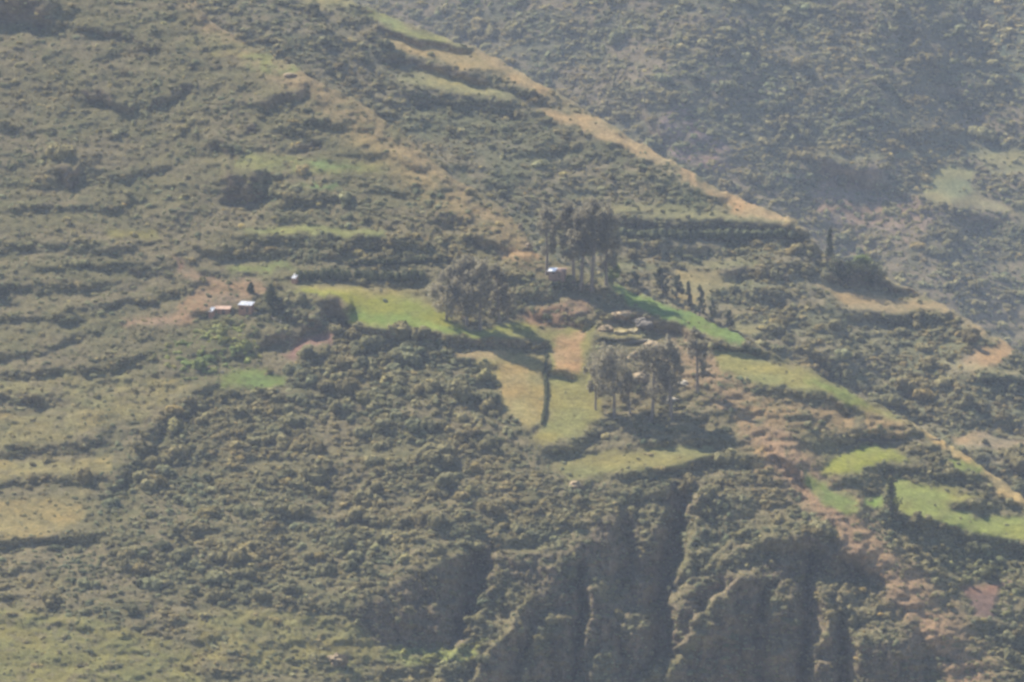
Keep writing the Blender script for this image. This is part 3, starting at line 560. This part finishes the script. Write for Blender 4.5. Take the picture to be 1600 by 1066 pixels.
def house(name, u, v, sx, sy, h_back, h_front, rz, label, roof_mats=(M_METAL, M_METAL_OLD), sheet='near_hillside', door=True, split=.62, over=.35, cat='house', wall=M_ADOBE, win=True, tilt_x=0.0):
    """lean-to adobe house: four walls, a sheet-metal roof in two pieces, door and window on the downhill side"""
    t = bpy.data.objects.new(name, None); sc.collection.objects.link(t); t.location = at(sheet, u, v) - Vector((0, 0, .25)); t.rotation_euler = (0, 0, rz)
    tag(t, label, cat); th = .35
    hx, hy = sx / 2, sy / 2; tilt = (h_back - h_front) / sy
    z = lambda x, y: h_front + (y + hy) * tilt + tilt_x * x
    V = []; Fa = []
    out = [(-hx, -hy), (hx, -hy), (hx, hy), (-hx, hy)]; inn = [(-hx + th, -hy + th), (hx - th, -hy + th), (hx - th, hy - th), (-hx + th, hy - th)]
    for ring in (out, inn):
        for x, y in ring: V.append((x, y, -1.2)); V.append((x, y, z(x, y)))
    for k in range(4):
        a, b = 2 * k, 2 * ((k + 1) % 4); Fa.append([a, b, b + 1, a + 1]); Fa.append([8 + a, 8 + a + 1, 8 + b + 1, 8 + b]); Fa.append([a + 1, b + 1, 8 + b + 1, 8 + a + 1])
    link('wall', mesh_np('wall', V, Fa, [wall]), t)
    wx = (sx + 2 * over); k1 = wx * split
    for (w_, cx_, mt) in ((k1, wx / 2 - k1 / 2, roof_mats[0]), (wx - k1, -wx / 2 + (wx - k1) / 2, roof_mats[1])):
        if w_ < .1: continue
        rv, rf = slab_roof(w_ - .03, sy + 2 * over, .05, (h_back + h_front) / 2 + .09 + tilt_x * cx_, tilt, tilt_x); rv = [(x + cx_, y, zz) for x, y, zz in rv]; ro = link('roof_sheet', mesh_np('roof_sheet', rv, rf, [mt]), t)
    if door:
        d = link('door', mesh_np('door', *box(.85, .08, 1.75, sx * .18, -hy - .03, .95), [M_WOOD]), t)
        link('handle', mesh_np('handle', *box(.06, .05, .14, sx * .18 + .3, -hy - .09, .95), [M_METAL_OLD]), d)
    if win:
        w = link('window', mesh_np('window', *merge([box(.8, .08, .08, -sx * .2, -hy - .03, 1.75), box(.8, .08, .08, -sx * .2, -hy - .03, 1.1), box(.08, .08, .57, -sx * .2 - .36, -hy - .03, 1.425), box(.08, .08, .57, -sx * .2 + .36, -hy - .03, 1.425)]), [M_WOOD]), t)
        link('pane', mesh_np('pane', *box(.64, .03, .57, -sx * .2, -hy - .02, 1.425), [M_VOID]), w)
    return t
def wall_line(name, pts, h, w, mat, label, sheet='near_hillside', cat='stone wall', seed=0, size=.42):
    r = np.random.default_rng(seed); parts = []; bV, bF = ico(1)
    P = [at(sheet, *p) for p in pts]
    for a, b in zip(P[:-1], P[1:]):
        L = (b - a).length; n = max(2, int(L / (size * .75)))
        for i in range(n):
            p = a.lerp(b, (i + r.uniform(0, .6)) / n)
            for k in range(int(h / (size * .6)) + 1):
                s = size * r.uniform(.5, .75); V = bV * (s * (1 + .2 * r.normal(size=len(bV))))[:, None] * np.array([1.1, w / size, .8]) + np.array(p) + np.array([r.normal(0, .08), r.normal(0, .08), k * size * .6]); parts.append((V, bF))
    V, Fa = merge(parts); o = np.array(P[0]); return tag(link(name, mesh_np(name, np.array(V) - o, Fa, [mat]), None, P[0]), label, cat)
def hedge(pts, h, w, mat, label, sheet='near_hillside', seed=0, leaves_per_m=70):
    r = np.random.default_rng(seed); P = [at(sheet, *p) for p in pts]; o = np.array(P[0]); Vs, Fs, off = [], [], 0; bV, bF = ico(2)
    for a, b in zip(P[:-1], P[1:]):
        L = (b - a).length; n = max(2, int(L / (w * .55)))
        for i in range(n):
            p = np.array(a.lerp(b, (i + r.uniform(0, .8)) / n)) - o + np.array([r.normal(0, .15 * w), r.normal(0, .2 * w), h * r.uniform(.3, .48)]); s = np.array([w * .55, w * .55, h * r.uniform(.42, .62)])
            V = bV * s * (1 + .15 * np.sin(bV @ r.normal(0, 4, 3)))[:, None] * .85 + p; Vs.append(V); Fs += [[q + off for q in f] for f in bF]; off += len(V)
            m = int(leaves_per_m * w * .6); d = r.normal(size=(m, 3)); d /= np.linalg.norm(d, axis=1, keepdims=True)
            lv, lf = leaf_quads(p + d * s * r.uniform(.8, 1.2, m)[:, None], d + r.normal(0, .5, (m, 3)), .42, r); Vs.append(lv); Fs += [[q + off for q in f] for f in lf]; off += len(lv)
    return tag(link('hedge', mesh_np('hedge', np.concatenate(Vs), Fs, [mat]), None, P[0]), label, 'hedge')

# ------------------------------------------------------------------ houses and walls
house('adobe_house', 385, 487, 4.6, 2.5, 3.3, 2.5, math.radians(-20), 'adobe house with a glaring sheet metal roof beside the dark cone-shaped tree', over=.2, split=.52)
house('adobe_outbuilding', 345, 490, 6.0, 2.6, 2.4, 1.9, math.radians(-6), 'low long earth-brown outbuilding with dull roof left of the adobe house', roof_mats=(M_ADOBE_D, M_ADOBE_D), wall=M_ADOBE, cat='outbuilding', win=False)
house('adobe_shed', 331, 491, 1.8, 1.4, 2.3, 1.2, math.radians(-41), 'tiny shed with a shining roof at the end of the low outbuilding', cat='shed', win=False, door=False, split=1.0, over=.1)
house('roofed_hut', 461, 441, 1.8, 1.5, 2.8, 1.6, math.radians(-41), 'little hut with white gleaming roof at the end of the dark hedge', cat='hut', win=False, door=False, split=1.0, over=.12)
house('stone_hut', 871, 432, 5.4, 2.8, 2.7, 2.1, math.radians(-14), 'small brown hut with a bright roof patch among tall eucalyptus trees', wall=M_ADOBE_D, roof_mats=(M_ADOBE_D, M_METAL), split=.55, cat='hut')
wall_line('stone_wall', [(400, 490), (425, 498), (440, 506)], .5, .5, M_ROCK_P, 'short pale stone wall curving below the adobe house', seed=4, size=.35)
wall_line('stone_wall', [(1340, 690), (1400, 689), (1470, 688)], .7, .6, M_ROCK_G, 'long low pale stone wall above the yellow-green field', seed=5)
wall_line('stone_wall', [(945, 535), (980, 536), (1015, 535)], .8, .6, M_ROCK_P, 'short pale stone wall below the yellow rock outcrop', seed=6)

# ------------------------------------------------------------------ trees
def euc(seed, u, v, hpx, wpx, label, group=None, sheet='near_hillside', bare=.22, leaves=2600, lean=0, mat=None, k=S0):
    return put_tree('eucalyptus', eucalyptus(seed, hpx * k * 1.0, wpx * k / 2, bare, leaves, lean), mat or M_EUC, sheet, u, v, label, group)
G1 = 'tall eucalyptus behind the small brown hut'
euc(11, 852, 430, 120, 44, 'slim eucalyptus standing left of the small brown hut', G1, bare=.3, leaves=2600)
euc(12, 893, 438, 128, 54, 'tall eucalyptus directly behind the right end of the small brown hut', G1, bare=.3, leaves=3400)
euc(13, 911, 448, 142, 58, 'tallest eucalyptus, with a long bare trunk, right of the small brown hut', G1, bare=.36, leaves=3800)
euc(14, 928, 451, 146, 60, 'tall bare-stemmed eucalyptus second from the right above the green strip', G1, bare=.36, leaves=3800)
euc(15, 950, 447, 124, 52, 'rightmost eucalyptus of the tall clump above the green strip field', G1, bare=.25, leaves=3200)
euc(16, 958, 446, 42, 30, 'short bright green tree at the foot of the tall eucalyptus clump', None, bare=.15, leaves=900, mat=M_GREENL)
G2 = 'eucalyptus at the end of the green field'
euc(21, 700, 500, 88, 52, 'broad grey eucalyptus on the left at the end of the green field', G2, bare=.1, leaves=2600)
euc(22, 728, 508, 112, 64, 'largest dense dark eucalyptus at the end of the green field', G2, bare=.08, leaves=4200)
euc(23, 753, 517, 118, 52, 'eucalyptus with a thick bare trunk at the lower tip of the green field', G2, bare=.24, leaves=2600)
euc(24, 778, 504, 96, 40, 'dark narrow eucalyptus on the right at the end of the green field', G2, bare=.12, leaves=2400)
euc(25, 792, 500, 60, 26, 'small eucalyptus, rightmost at the end of the green field', G2, bare=.15, leaves=1000)
G3 = 'eucalyptus below the yellow rocks'
euc(31, 932, 640, 78, 34, 'narrow leaning eucalyptus at the right edge of the tan field', G3, bare=.2, leaves=1300, lean=-.06)
euc(32, 957, 652, 108, 66, 'wide forked eucalyptus with a bare trunk beside the tan field', G3, bare=.3, leaves=3000)
euc(33, 984, 648, 66, 40, 'low eucalyptus between the two largest trees below the yellow rocks', G3, bare=.12, leaves=1300)
euc(34, 1018, 660, 122, 74, 'biggest round-crowned eucalyptus below the orange boulder', G3, bare=.28, leaves=3800)
euc(35, 1046, 650, 128, 48, 'tall dense eucalyptus on the right below the orange boulder', G3, bare=.15, leaves=2800)
euc(36, 1087, 612, 104, 36, 'lone slender dark eucalyptus on the rocky spur right of the boulders', None, bare=.22, leaves=1900)
kc = S0
def con(seed, u, v, hpx, wpx, label, sheet='near_hillside', mat=None, group=None, k=kc): return put_tree('conifer', conifer(seed, hpx * k, wpx * k / 2), mat or M_DARK, sheet, u, v, label, group)
con(41, 424, 477, 36, 34, 'dark cone-shaped tree right of the adobe house')
con(42, 392, 458, 18, 14, 'very small dark tree just above the adobe house roof')
con(43, 1392, 808, 64, 42, 'single dark pointed conifer at the corner of the curved green field')
km = S0 * 1.11
G4 = 'pointed trees beyond the green strip field'
for sd_, u, v, h_, w_, lb in ((44, 1092, 496, 56, 20, 'tallest dark pointed tree beyond the green strip field'), (45, 1114, 502, 36, 14, 'small pointed tree right of the tallest one beyond the green strip field'), (46, 1075, 480, 44, 16, 'pointed tree left of the tallest one beyond the green strip field'),
                              (47, 1058, 466, 40, 24, 'dark bushy pointed tree near the tan field beyond the green strip'), (48, 1034, 462, 48, 26, 'dark broad tree at the upper edge of the green strip field'), (49, 1140, 512, 30, 14, 'little dark tree at the lower end of the green strip field'), (50, 990, 446, 24, 22, 'small round dark tree at the top of the green strip field')):
    put_tree('slim_tree', eucalyptus(sd_, h_ * km, w_ * km * .42, .05, 1100, (sd_ % 3 - 1) * .04), M_DARK, 'middle_hillside', u, v, lb, G4)
con(51, 1296, 392, 52, 20, 'lone slim dark tree on the nose of the middle ridge', 'middle_hillside', k=km)
euc(52, 1343, 440, 44, 46, 'bright green bushy tree on the far edge of the middle terraces', None, 'middle_hillside', .08, 1600, mat=M_GREENL, k=km)
euc(53, 1322, 442, 30, 60, 'dark spreading tree left of the bright green bushy tree', None, 'middle_hillside', .05, 1800, mat=M_DARK, k=km)
euc(54, 1368, 446, 32, 50, 'dark spreading tree right of the bright green bushy tree', None, 'middle_hillside', .05, 1600, mat=M_DARK, k=km)
hedge([(468, 440), (500, 438), (560, 438), (610, 440), (664, 438)], 4.2, 2.6, M_DARK, 'long dark hedge along the upper edge of the green field', seed=8)
hedge([(545, 416), (600, 414), (650, 412), (700, 408)], 2.2, 2.0, M_DARK, 'thin dark hedge on the bank above the long dark hedge', seed=9)
hedge([(960, 372), (1040, 374), (1120, 374), (1200, 372), (1250, 372)], 4.2, 4.0, M_DARK, 'dark band of bushes under the crest of the middle ridge', 'middle_hillside', seed=10, leaves_per_m=45)
hedge([(854, 556), (852, 590), (854, 610), (852, 640), (847, 664)], 1.3, .9, M_DARK, 'thin straight hedge running downhill between the two tan fields', seed=13)
hedge([(1110, 545), (1150, 549), (1190, 552)], 2.0, 1.8, M_DARK, 'dark hedge between the green strip and the olive field', seed=12)

# ------------------------------------------------------------------ rocks
for k, (u, v, w, h, m, lb) in enumerate([
 (990, 519, 26, 14, M_ROCK_Y, 'bright straw-yellow rock, right one of the outcrop on the spur'), (968, 521, 22, 10, M_ROCK_Y, 'low straw-yellow rock, middle of the outcrop on the spur'), (946, 516, 30, 14, M_ROCK_O, 'brown rounded rock at the left end of the yellow outcrop'),
 (976, 494, 46, 16, M_ROCK_O, 'broad pale-topped rock above the yellow outcrop'), (1022, 541, 30, 16, M_ROCK_O, 'orange boulder directly above the eucalyptus crowns'), (991, 560, 22, 22, M_ROCK_O, 'upright orange boulder between the eucalyptus crowns'),
 (1004, 592, 34, 26, M_ROCK_O, 'large round-topped ochre boulder behind the big eucalyptus'), (1100, 584, 22, 18, M_ROCK_O, 'orange rock beside the lone slender eucalyptus'), (974, 604, 20, 32, M_ROCK_Y, 'upright straw-coloured rock right of the wide forked eucalyptus'),
 (1066, 600, 26, 10, M_ROCK_P, 'flat pale rock left of the lone slender eucalyptus'), (1050, 625, 24, 8, M_ROCK_P, 'flat pale rock right of the tall dense eucalyptus'), (1085, 548, 24, 14, M_ROCK_O, 'ochre rock at the top of the lone slender eucalyptus'),
 (1010, 507, 40, 22, M_ROCK_G, 'dark grey crag on the spur beside the green strip'), (526, 1034, 30, 22, M_ROCK_O, 'tan boulder in the grass left of the cliff foot'), (298, 1, 10, 12, M_ROCK_O, 'small ochre rock on the left ridge crest'),
 (318, 30, 12, 14, M_ROCK_O, 'ochre rock on the crest below the first one'), (452, 118, 24, 12, M_ROCK_O, 'low ochre rock on the left ridge beside the green patch'), (402, 498, 7, 5, M_ROCK_P, 'white stone below the adobe house'), (347, 582, 6, 5, M_ROCK_P, 'white stone beside the small green patch'),
 (813, 352, 10, 18, M_ROCK_O, 'pale ochre rock face at the lower end of the left ridge'), (826, 388, 14, 14, M_ROCK_O, 'ochre rock at the saddle above the small brown hut'), (900, 762, 26, 20, M_ROCK_O, 'reddish rock below the olive field above the cliff'), (1170, 400, 5, 4, M_ROCK_P, 'tiny pale stone below the middle ridge')]):
    put_rock(u, v, w, h, m, lb, seed=100 + k)

# ------------------------------------------------------------------ shrubs
SHR = [shrub_mesh(201, 7, 260, .8), shrub_mesh(202, 9, 300, .7, .8), shrub_mesh(203, 6, 240, 1.05, .5), shrub_mesh(204, 8, 280, .6, .9), shrub_mesh(205, 7, 260, .9, .6, .24)]
SHR = [mesh_np('shrub', V, Fa, [M_SHRUB], smooth=False) for V, Fa in SHR]
def density(sheet, u, v):
    """(chance of a big shrub, its radius in photo pixels, chance of a small one, its radius, green tint) at places of a slope"""
    F = Field(u, v, .8); z = np.zeros(u.shape)
    if sheet == 'near_hillside':
        big = z + .11; rb = z + 5.0; sm = z + .48; rs = z + 2.2; gr = z.copy()
        def put(pts, b, r, s, r2, f=10):
            nonlocal big, rb, sm, rs
            m = F.poly(pts, f); big = big * (1 - m) + b * m; rb = rb * (1 - m) + r * m; sm = sm * (1 - m) + s * m; rs = rs * (1 - m) + r2 * m
        put([(-200, -200), (300, -20), (420, 130), (380, 330), (280, 430), (-200, 480)], .13, 4.4, .5, 2.3, 20)
        put([(120, 120), (350, 100), (480, 180), (500, 240), (330, 230), (160, 190)], .26, 4.6, .5, 2.5, 15)
        put([(380, 270), (620, 285), (780, 350), (820, 400), (640, 420), (480, 410), (380, 340)], .55, 5.2, .6, 2.6, 12)
        put([(160, 800), (180, 760), (270, 640), (400, 605), (520, 530), (640, 522), (770, 560), (785, 640), (830, 692), (870, 760), (900, 800), (780, 842), (650, 890), (545, 955), (420, 945), (330, 960), (180, 940)], .80, 6.8, .7, 3.0, 14)
        put([(440, 560), (560, 530), (760, 600), (760, 680), (600, 740), (420, 700)], .9, 7.8, .6, 3.2, 20)
        put([(-200, 860), (100, 850), (200, 900), (330, 960), (260, 1010), (60, 950), (-200, 960)], .5, 5.5, .5, 2.6, 15)
        put([(330, 955), (540, 965), (600, 1020), (480, 1100), (300, 1060)], .07, 4.5, .5, 2.0, 10)
        put([(-200, 960), (120, 965), (300, 1040), (300, 1250), (-200, 1250)], .10, 4.2, .55, 2.0, 15)
        put([(280, 1010), (430, 1020), (520, 1040), (720, 1020), (760, 1250), (300, 1250)], .55, 5.5, .6, 2.8, 12)
        put([(830, 770), (880, 745), (1000, 740), (1200, 725), (1260, 780), (1340, 850), (1240, 835), (1070, 765), (950, 800), (900, 855), (800, 855)], .8, 5.6, .75, 2.8, 10)
        put([(1330, 800), (1400, 812), (1600, 850), (1800, 900), (1800, 1250), (1600, 1080), (1460, 920), (1380, 850)], .8, 5.6, .75, 2.8, 12)
        put([(1430, 690), (1330, 735), (1350, 770), (1480, 760), (1600, 800), (1540, 740)], .8, 5.4, .7, 2.6, 8)
        put([(1060, 540), (1150, 600), (1300, 650), (1230, 740), (1150, 690), (1080, 640)], .20, 4.4, .6, 2.2, 15)
        put([(1160, 610), (1260, 620), (1420, 665), (1440, 690), (1300, 700), (1220, 680)], .18, 4.4, .5, 2.2, 10)
        put([(1220, 720), (1300, 800), (1370, 870), (1480, 1000), (1560, 1100), (1470, 1100), (1400, 960), (1330, 865), (1235, 760)], .03, 4.0, .22, 1.9, 8)
        put([(1440, 940), (1560, 1030), (1700, 1250), (1500, 1250)], .5, 5.0, .8, 2.6, 20)
        put([(650, 395), (840, 410), (830, 500), (790, 500), (700, 470), (660, 440)], .5, 5.0, .6, 2.8, 10)
        put([(400, 480), (440, 470), (540, 500), (700, 535), (700, 552), (520, 545), (440, 520), (400, 540)], .9, 6.5, .6, 3.0, 8)
        put([(240, 560), (290, 520), (360, 500), (410, 520), (410, 570), (340, 590)], .75, 5.2, .7, 2.8, 10)
        put([(930, 480), (1050, 520), (1110, 600), (1060, 650), (920, 640), (925, 520)], .35, 4.4, .5, 2.4, 8)
        put([(880, 690), (1180, 640), (1200, 720), (900, 756)], .25, 4.6, .45, 2.4, 8)
        put([(1240, 735), (1300, 750), (1350, 795), (1350, 815), (1300, 805), (1240, 765)], .03, 4, .2, 2, 5); put([(1270, 690), (1420, 690), (1430, 735), (1290, 745)], .25, 4.4, .4, 2.2, 8)
        gr = np.maximum(gr, F.poly([(230, 575), (280, 520), (370, 500), (410, 520), (415, 600), (340, 600)], 20)); gr = np.maximum(gr, .8 * F.poly([(590, 1008), (720, 1006), (760, 1000), (730, 1035), (600, 1035)], 8)); gr = np.maximum(gr, .2 * F.poly([(1440, 830), (1600, 850), (1600, 950), (1480, 930)], 30))
        cm = F.poly(CLIFF, 6)
        led = z.copy()
        for pts, w in LEDGES: led = np.maximum(led, F.line(pts, w + 5))
        for k_, (pts, a, W) in enumerate(EDGES):
            dx, env = edge_profile(u, v, pts, 3.3 * k_); led = np.maximum(led, .75 * env * sstep(-9, -3, dx) * (1 - sstep(6, 18, dx)))
        for pts, k, l in SHOULDERS: led = np.maximum(led, .85 * F.poly(pts, 6))
        big = big * (1 - cm) + cm * (.12 + .6 * led); rb = rb * (1 - cm) + 4.4 * cm; sm = sm * (1 - cm) + cm * (.36 + .45 * led)
        fields, scarps = FIELDS_NEAR, SCARPS_NEAR
    elif sheet == 'middle_hillside':
        big = z + .60; rb = z + 4.9; sm = z + .65; rs = z + 2.6; gr = z.copy()
        m = F.poly([(1180, 490), (1480, 490), (1600, 600), (1600, 760), (1300, 600), (1180, 540)], 20); big = big * (1 - m) + .9 * m; rb = rb + 1.3 * m
        fields, scarps = FIELDS_MID, SCARPS_MID
    else:
        big = z + .6; rb = z + 5.6; sm = z + .8; rs = z + 2.8; gr = z.copy()
        fields, scarps = (FIELDS_FAR, SCARPS_FAR) if sheet == 'far_hillside' else ([], [])
    for pts, w, k in scarps:
        if k < .1:
            m = F.line(pts, w, .7); big = big * (1 - .9 * m); sm = sm * (1 - .8 * m)
        else:
            m = F.line(pts, w + 3); big = np.maximum(big, .8 * m); sm = np.maximum(sm, .7 * m)
    F2 = Field(u, v - 5.0, .8)
    for pts, c, k, s in fields:
        fl = sstep(1.2, 1.7, k); p0 = F.poly(pts, 3); p1 = np.maximum(p0, F2.poly(pts, 3))
        m = p1 * min(1, s + .1) * fl; big = big * (1 - .985 * m); sm = sm * (1 - .93 * p0 * min(1, s + .1) * fl)
        m2 = p1 * (1 - fl) * s; big = big * (1 - .88 * m2); sm = sm * (1 - .35 * m2)
    for pts, w, cc, s in (ORANGE_NEAR if sheet == 'near_hillside' else ORANGE_MID if sheet == 'middle_hillside' else []):
        m = F.line(pts, w * .9, .2) * min(1, s + .2); big = big * (1 - .8 * m); sm = sm * (1 - .45 * m)
    cl = sstep(-.55, .45, fbm(u / 48, v / 26, 301, 3))
    return big * (.28 + .95 * cl), rb, sm * (.5 + .7 * cl), rs, gr
pts_all = []                                            # u, v, radius px, sheet, x, y, z, tint r g b
FRONT = {'near_hillside': None, 'middle_hillside': CREST_NEAR, 'far_hillside': CREST_MID, 'farthest_hillside': CREST_FAR}
OWN = {'near_hillside': CREST_NEAR, 'middle_hillside': CREST_MID, 'far_hillside': CREST_FAR, 'farthest_hillside': [(1300, -190), (1800, -190)]}
KEEP_CLEAR = [(383, 478, 20, 14), (345, 484, 20, 9), (331, 486, 10, 8), (461, 441, 11, 14), (872, 424, 22, 12)]
ROWS = []
for sheet in ('near_hillside', 'middle_hillside', 'far_hillside', 'farthest_hillside'):
    for size in ('big', 'small'):
        g = 9.0 if size == 'big' else 5.2
        uu, vv = np.meshgrid(np.arange(-120, 1720, g), np.arange(-60, 1130, g)); uu = uu.ravel() + rng.uniform(-.6, .6, uu.size) * g; vv = vv.ravel() + rng.uniform(-.6, .6, vv.size) * g
        own = np.interp(uu, [p[0] for p in OWN[sheet]], [p[1] for p in OWN[sheet]]); ok = vv > own + 1
        if FRONT[sheet]:
            fr = np.interp(uu, [p[0] for p in FRONT[sheet]], [p[1] for p in FRONT[sheet]]); ok &= vv < fr + 14
        lo, hi = SHEETS[sheet]['us'][0] + 5, SHEETS[sheet]['us'][-1] - 5; ok &= (uu > lo) & (uu < hi)
        for (cu, cv, wu, wv) in KEEP_CLEAR:
            if sheet == 'near_hillside': ok &= ~((np.abs(uu - cu) < wu) & (np.abs(vv - cv) < wv))
        uu, vv = uu[ok], vv[ok]
        big, rb, sm, rs, gr = density(sheet, uu, vv)
        pr, rad = (big, rb) if size == 'big' else (sm, rs)
        take = rng.uniform(size=len(uu)) < pr; uu, vv, rad, gr = uu[take], vv[take], rad[take], gr[take]
        rad = rad * (.82 if size == 'big' else .95) * np.exp(rng.normal(0, .44, len(uu))) * (1 + .7 * (rng.uniform(size=len(uu)) < .03))
        P = on(sheet, uu, vv)
        kpx = S0 * (1 + np.linalg.norm(P - CAM, axis=1) / D0 - 1)
        t = np.stack([np.ones(len(uu))] * 3, 1) * np.exp(rng.normal(0, .17, len(uu)))[:, None] * (1.5 if size == 'small' else 1.08)
        hue = rng.normal(0, .07, len(uu)) + .16 * vn(uu / 60, vv / 40, 311); t *= np.stack([1 + .8 * hue, 1 + .15 * hue, 1 - .3 * hue], 1)
        if sheet in ('far_hillside', 'farthest_hillside'): t = t * np.array((.98, .98, .92))
        t = t * (1 - gr[:, None]) + t * np.array((1.05, 1.24, .82)) * gr[:, None]
        sel = rng.uniform(size=len(uu)) < (.06 if size == 'big' else .04); t[sel] *= np.array((1.3, 1.2, 1.0))
        ROWS.append((sheet, size, uu, vv, rad, P, rad * kpx, np.clip(t, .25, 3)))
def region_label(sheet, u, v):
    if sheet == 'middle_hillside':
        return ('round shrub on the middle ridge behind the tall eucalyptus clump' if u < 1120 else 'round shrub on the terraces of the middle ridge below its tan nose')
    if sheet != 'near_hillside': return 'hazy blue-grey shrub on the far hillside'
    if v > 960 and u < 560: return 'shrub in the grass at the foot of the slope left of the cliff'
    if u > 1230: return 'shrub on the right flank around the green terraced fields'
    if v > 700 and u > 760: return 'shrub on the bushy brow or ledges of the dark cliff'
    if v > 520 and 150 < u <= 850: return 'rounded grey-green shrub on the dense bushy slope below the green field'
    if v > 470 and u <= 150: return 'shrub among the tan fields at the left edge'
    if v > 420 and u > 850: return 'shrub among the rocks and tan fields of the spur'
    if v > 330: return 'shrub on the banks around the adobe house and long hedge'
    return 'shrub on the upper left ridge'
# the 300 largest in view are things of their own
cand = []
for ri, (sheet, size, uu, vv, rad, P, rm, t) in enumerate(ROWS):
    if size == 'small' or sheet == 'farthest_hillside': continue
    vis = (uu > 6) & (uu < 1594) & (vv > 8) & (vv < 1058)
    if FRONT[sheet]: vis &= vv < np.interp(uu, [p[0] for p in FRONT[sheet]], [p[1] for p in FRONT[sheet]]) - 8
    if sheet == 'near_hillside':
        for (a, b, c_, d_) in ((835, 310, 975, 455), (680, 400, 805, 515), (915, 530, 1070, 660)): vis &= ~((uu > a) & (uu < c_) & (vv > b) & (vv < d_))
    for i in np.nonzero(vis)[0]: cand.append((rad[i], ri, i))
cand.sort(reverse=True); indiv = cand[:300]; gone = {}
for _, ri, i in indiv: gone.setdefault(ri, set()).add(i)
shrub_refs = {}
for n_, (_, ri, i) in enumerate(indiv):
    sheet, size, uu, vv, rad, P, rm, t = ROWS[ri]; k = n_ % len(SHR)
    o = bpy.data.objects.new('shrub', SHR[k]); sc.collection.objects.link(o)
    o.location = P[i] - np.array([0, 0, .12 * rm[i]]); o.rotation_euler = (0, 0, random.uniform(0, 6.28)); s = float(rm[i]) * 1.05; o.scale = (s, s, s * random.uniform(.95, 1.4))
    o['tint'] = [float(x) for x in t[i]]
    lb = region_label(sheet, uu[i], vv[i]); tag(o, lb, 'shrub', 'large: ' + lb if False else 'shrubs: ' + lb)
    shrub_refs.setdefault(k, o)
def scatter(name, rows, cat_label):
    P = []; S = []; T = []; R = []; K = []
    for ri in rows:
        sheet, size, uu, vv, rad, P_, rm, t = ROWS[ri]; ok = np.ones(len(uu), bool)
        for i in gone.get(ri, ()): ok[i] = False
        m = ok.sum(); r_ = rm[ok]; P.append(P_[ok] - np.array([0, 0, 1]) * (.14 * r_)[:, None]); sz = r_[:, None] * np.stack([rng.uniform(.8, 1.15, m), rng.uniform(.8, 1.15, m), rng.uniform(.75, 1.2, m)], 1); S.append(sz); T.append(t[ok])
        R.append(np.stack([rng.normal(0, .12, m), rng.normal(0, .12, m), rng.uniform(0, 6.28, m)], 1)); K.append(rng.integers(0, len(SHR), m))
    P = np.concatenate(P); S = np.concatenate(S); T = np.concatenate(T); R = np.concatenate(R); K = np.concatenate(K)
    me = bpy.data.meshes.new(name); me.vertices.add(len(P)); me.vertices.foreach_set('co', P.astype(np.float32).ravel())
    for nm, ty, A in (('scl', 'FLOAT_VECTOR', S), ('rot', 'FLOAT_VECTOR', R)):
        a = me.attributes.new(nm, ty, 'POINT'); a.data.foreach_set('vector', A.astype(np.float32).ravel())
    a = me.attributes.new('tint', 'FLOAT_COLOR', 'POINT'); a.data.foreach_set('color', np.concatenate([T, np.ones((len(T), 1))], 1).astype(np.float32).ravel())
    a = me.attributes.new('kind_index', 'INT', 'POINT'); a.data.foreach_set('value', K.astype(np.int32))
    me.update(); o = link(name, me); o['kind'] = 'stuff'; tag(o, cat_label, 'shrubs', None, 'stuff')
    ng = bpy.data.node_groups.new(name, 'GeometryNodeTree'); ng.interface.new_socket('Geometry', in_out='INPUT', socket_type='NodeSocketGeometry'); ng.interface.new_socket('Geometry', in_out='OUTPUT', socket_type='NodeSocketGeometry')
    gi = ng.nodes.new('NodeGroupInput'); go = ng.nodes.new('NodeGroupOutput'); ip = ng.nodes.new('GeometryNodeInstanceOnPoints'); jn = ng.nodes.new('GeometryNodeJoinGeometry')
    for k in range(len(SHR) - 1, -1, -1):
        oi = ng.nodes.new('GeometryNodeObjectInfo'); oi.transform_space = 'ORIGINAL'; oi.inputs['Object'].default_value = shrub_refs[k]; oi.inputs['As Instance'].default_value = True; ng.links.new(oi.outputs['Geometry'], jn.inputs[0])
    def attr(nm, dt):
        a = ng.nodes.new('GeometryNodeInputNamedAttribute'); a.data_type = dt; a.inputs['Name'].default_value = nm; return a.outputs[0]
    ng.links.new(gi.outputs[0], ip.inputs['Points']); ng.links.new(jn.outputs[0], ip.inputs['Instance']); ip.inputs['Pick Instance'].default_value = True
    ng.links.new(attr('kind_index', 'INT'), ip.inputs['Instance Index']); ng.links.new(attr('scl', 'FLOAT_VECTOR'), ip.inputs['Scale'])
    er = ng.nodes.new('FunctionNodeEulerToRotation'); ng.links.new(attr('rot', 'FLOAT_VECTOR'), er.inputs[0]); ng.links.new(er.outputs[0], ip.inputs['Rotation'])
    ng.links.new(ip.outputs[0], go.inputs[0])
    md = o.modifiers.new('scatter', 'NODES'); md.node_group = ng; return len(P)
n1_ = scatter('shrubbery', [i for i, r in enumerate(ROWS) if r[0] == 'near_hillside'], 'low grey-green shrubbery covering the near hillside')
n2_ = scatter('ridge_shrubbery', [i for i, r in enumerate(ROWS) if r[0] == 'middle_hillside'], 'low shrubbery covering the middle ridge')
n3_ = scatter('distant_shrubbery', [i for i, r in enumerate(ROWS) if r[0] in ('far_hillside', 'farthest_hillside')], 'hazy blue-green shrubbery covering the far hillside')
print('SHRUBS', n1_, n2_, n3_)
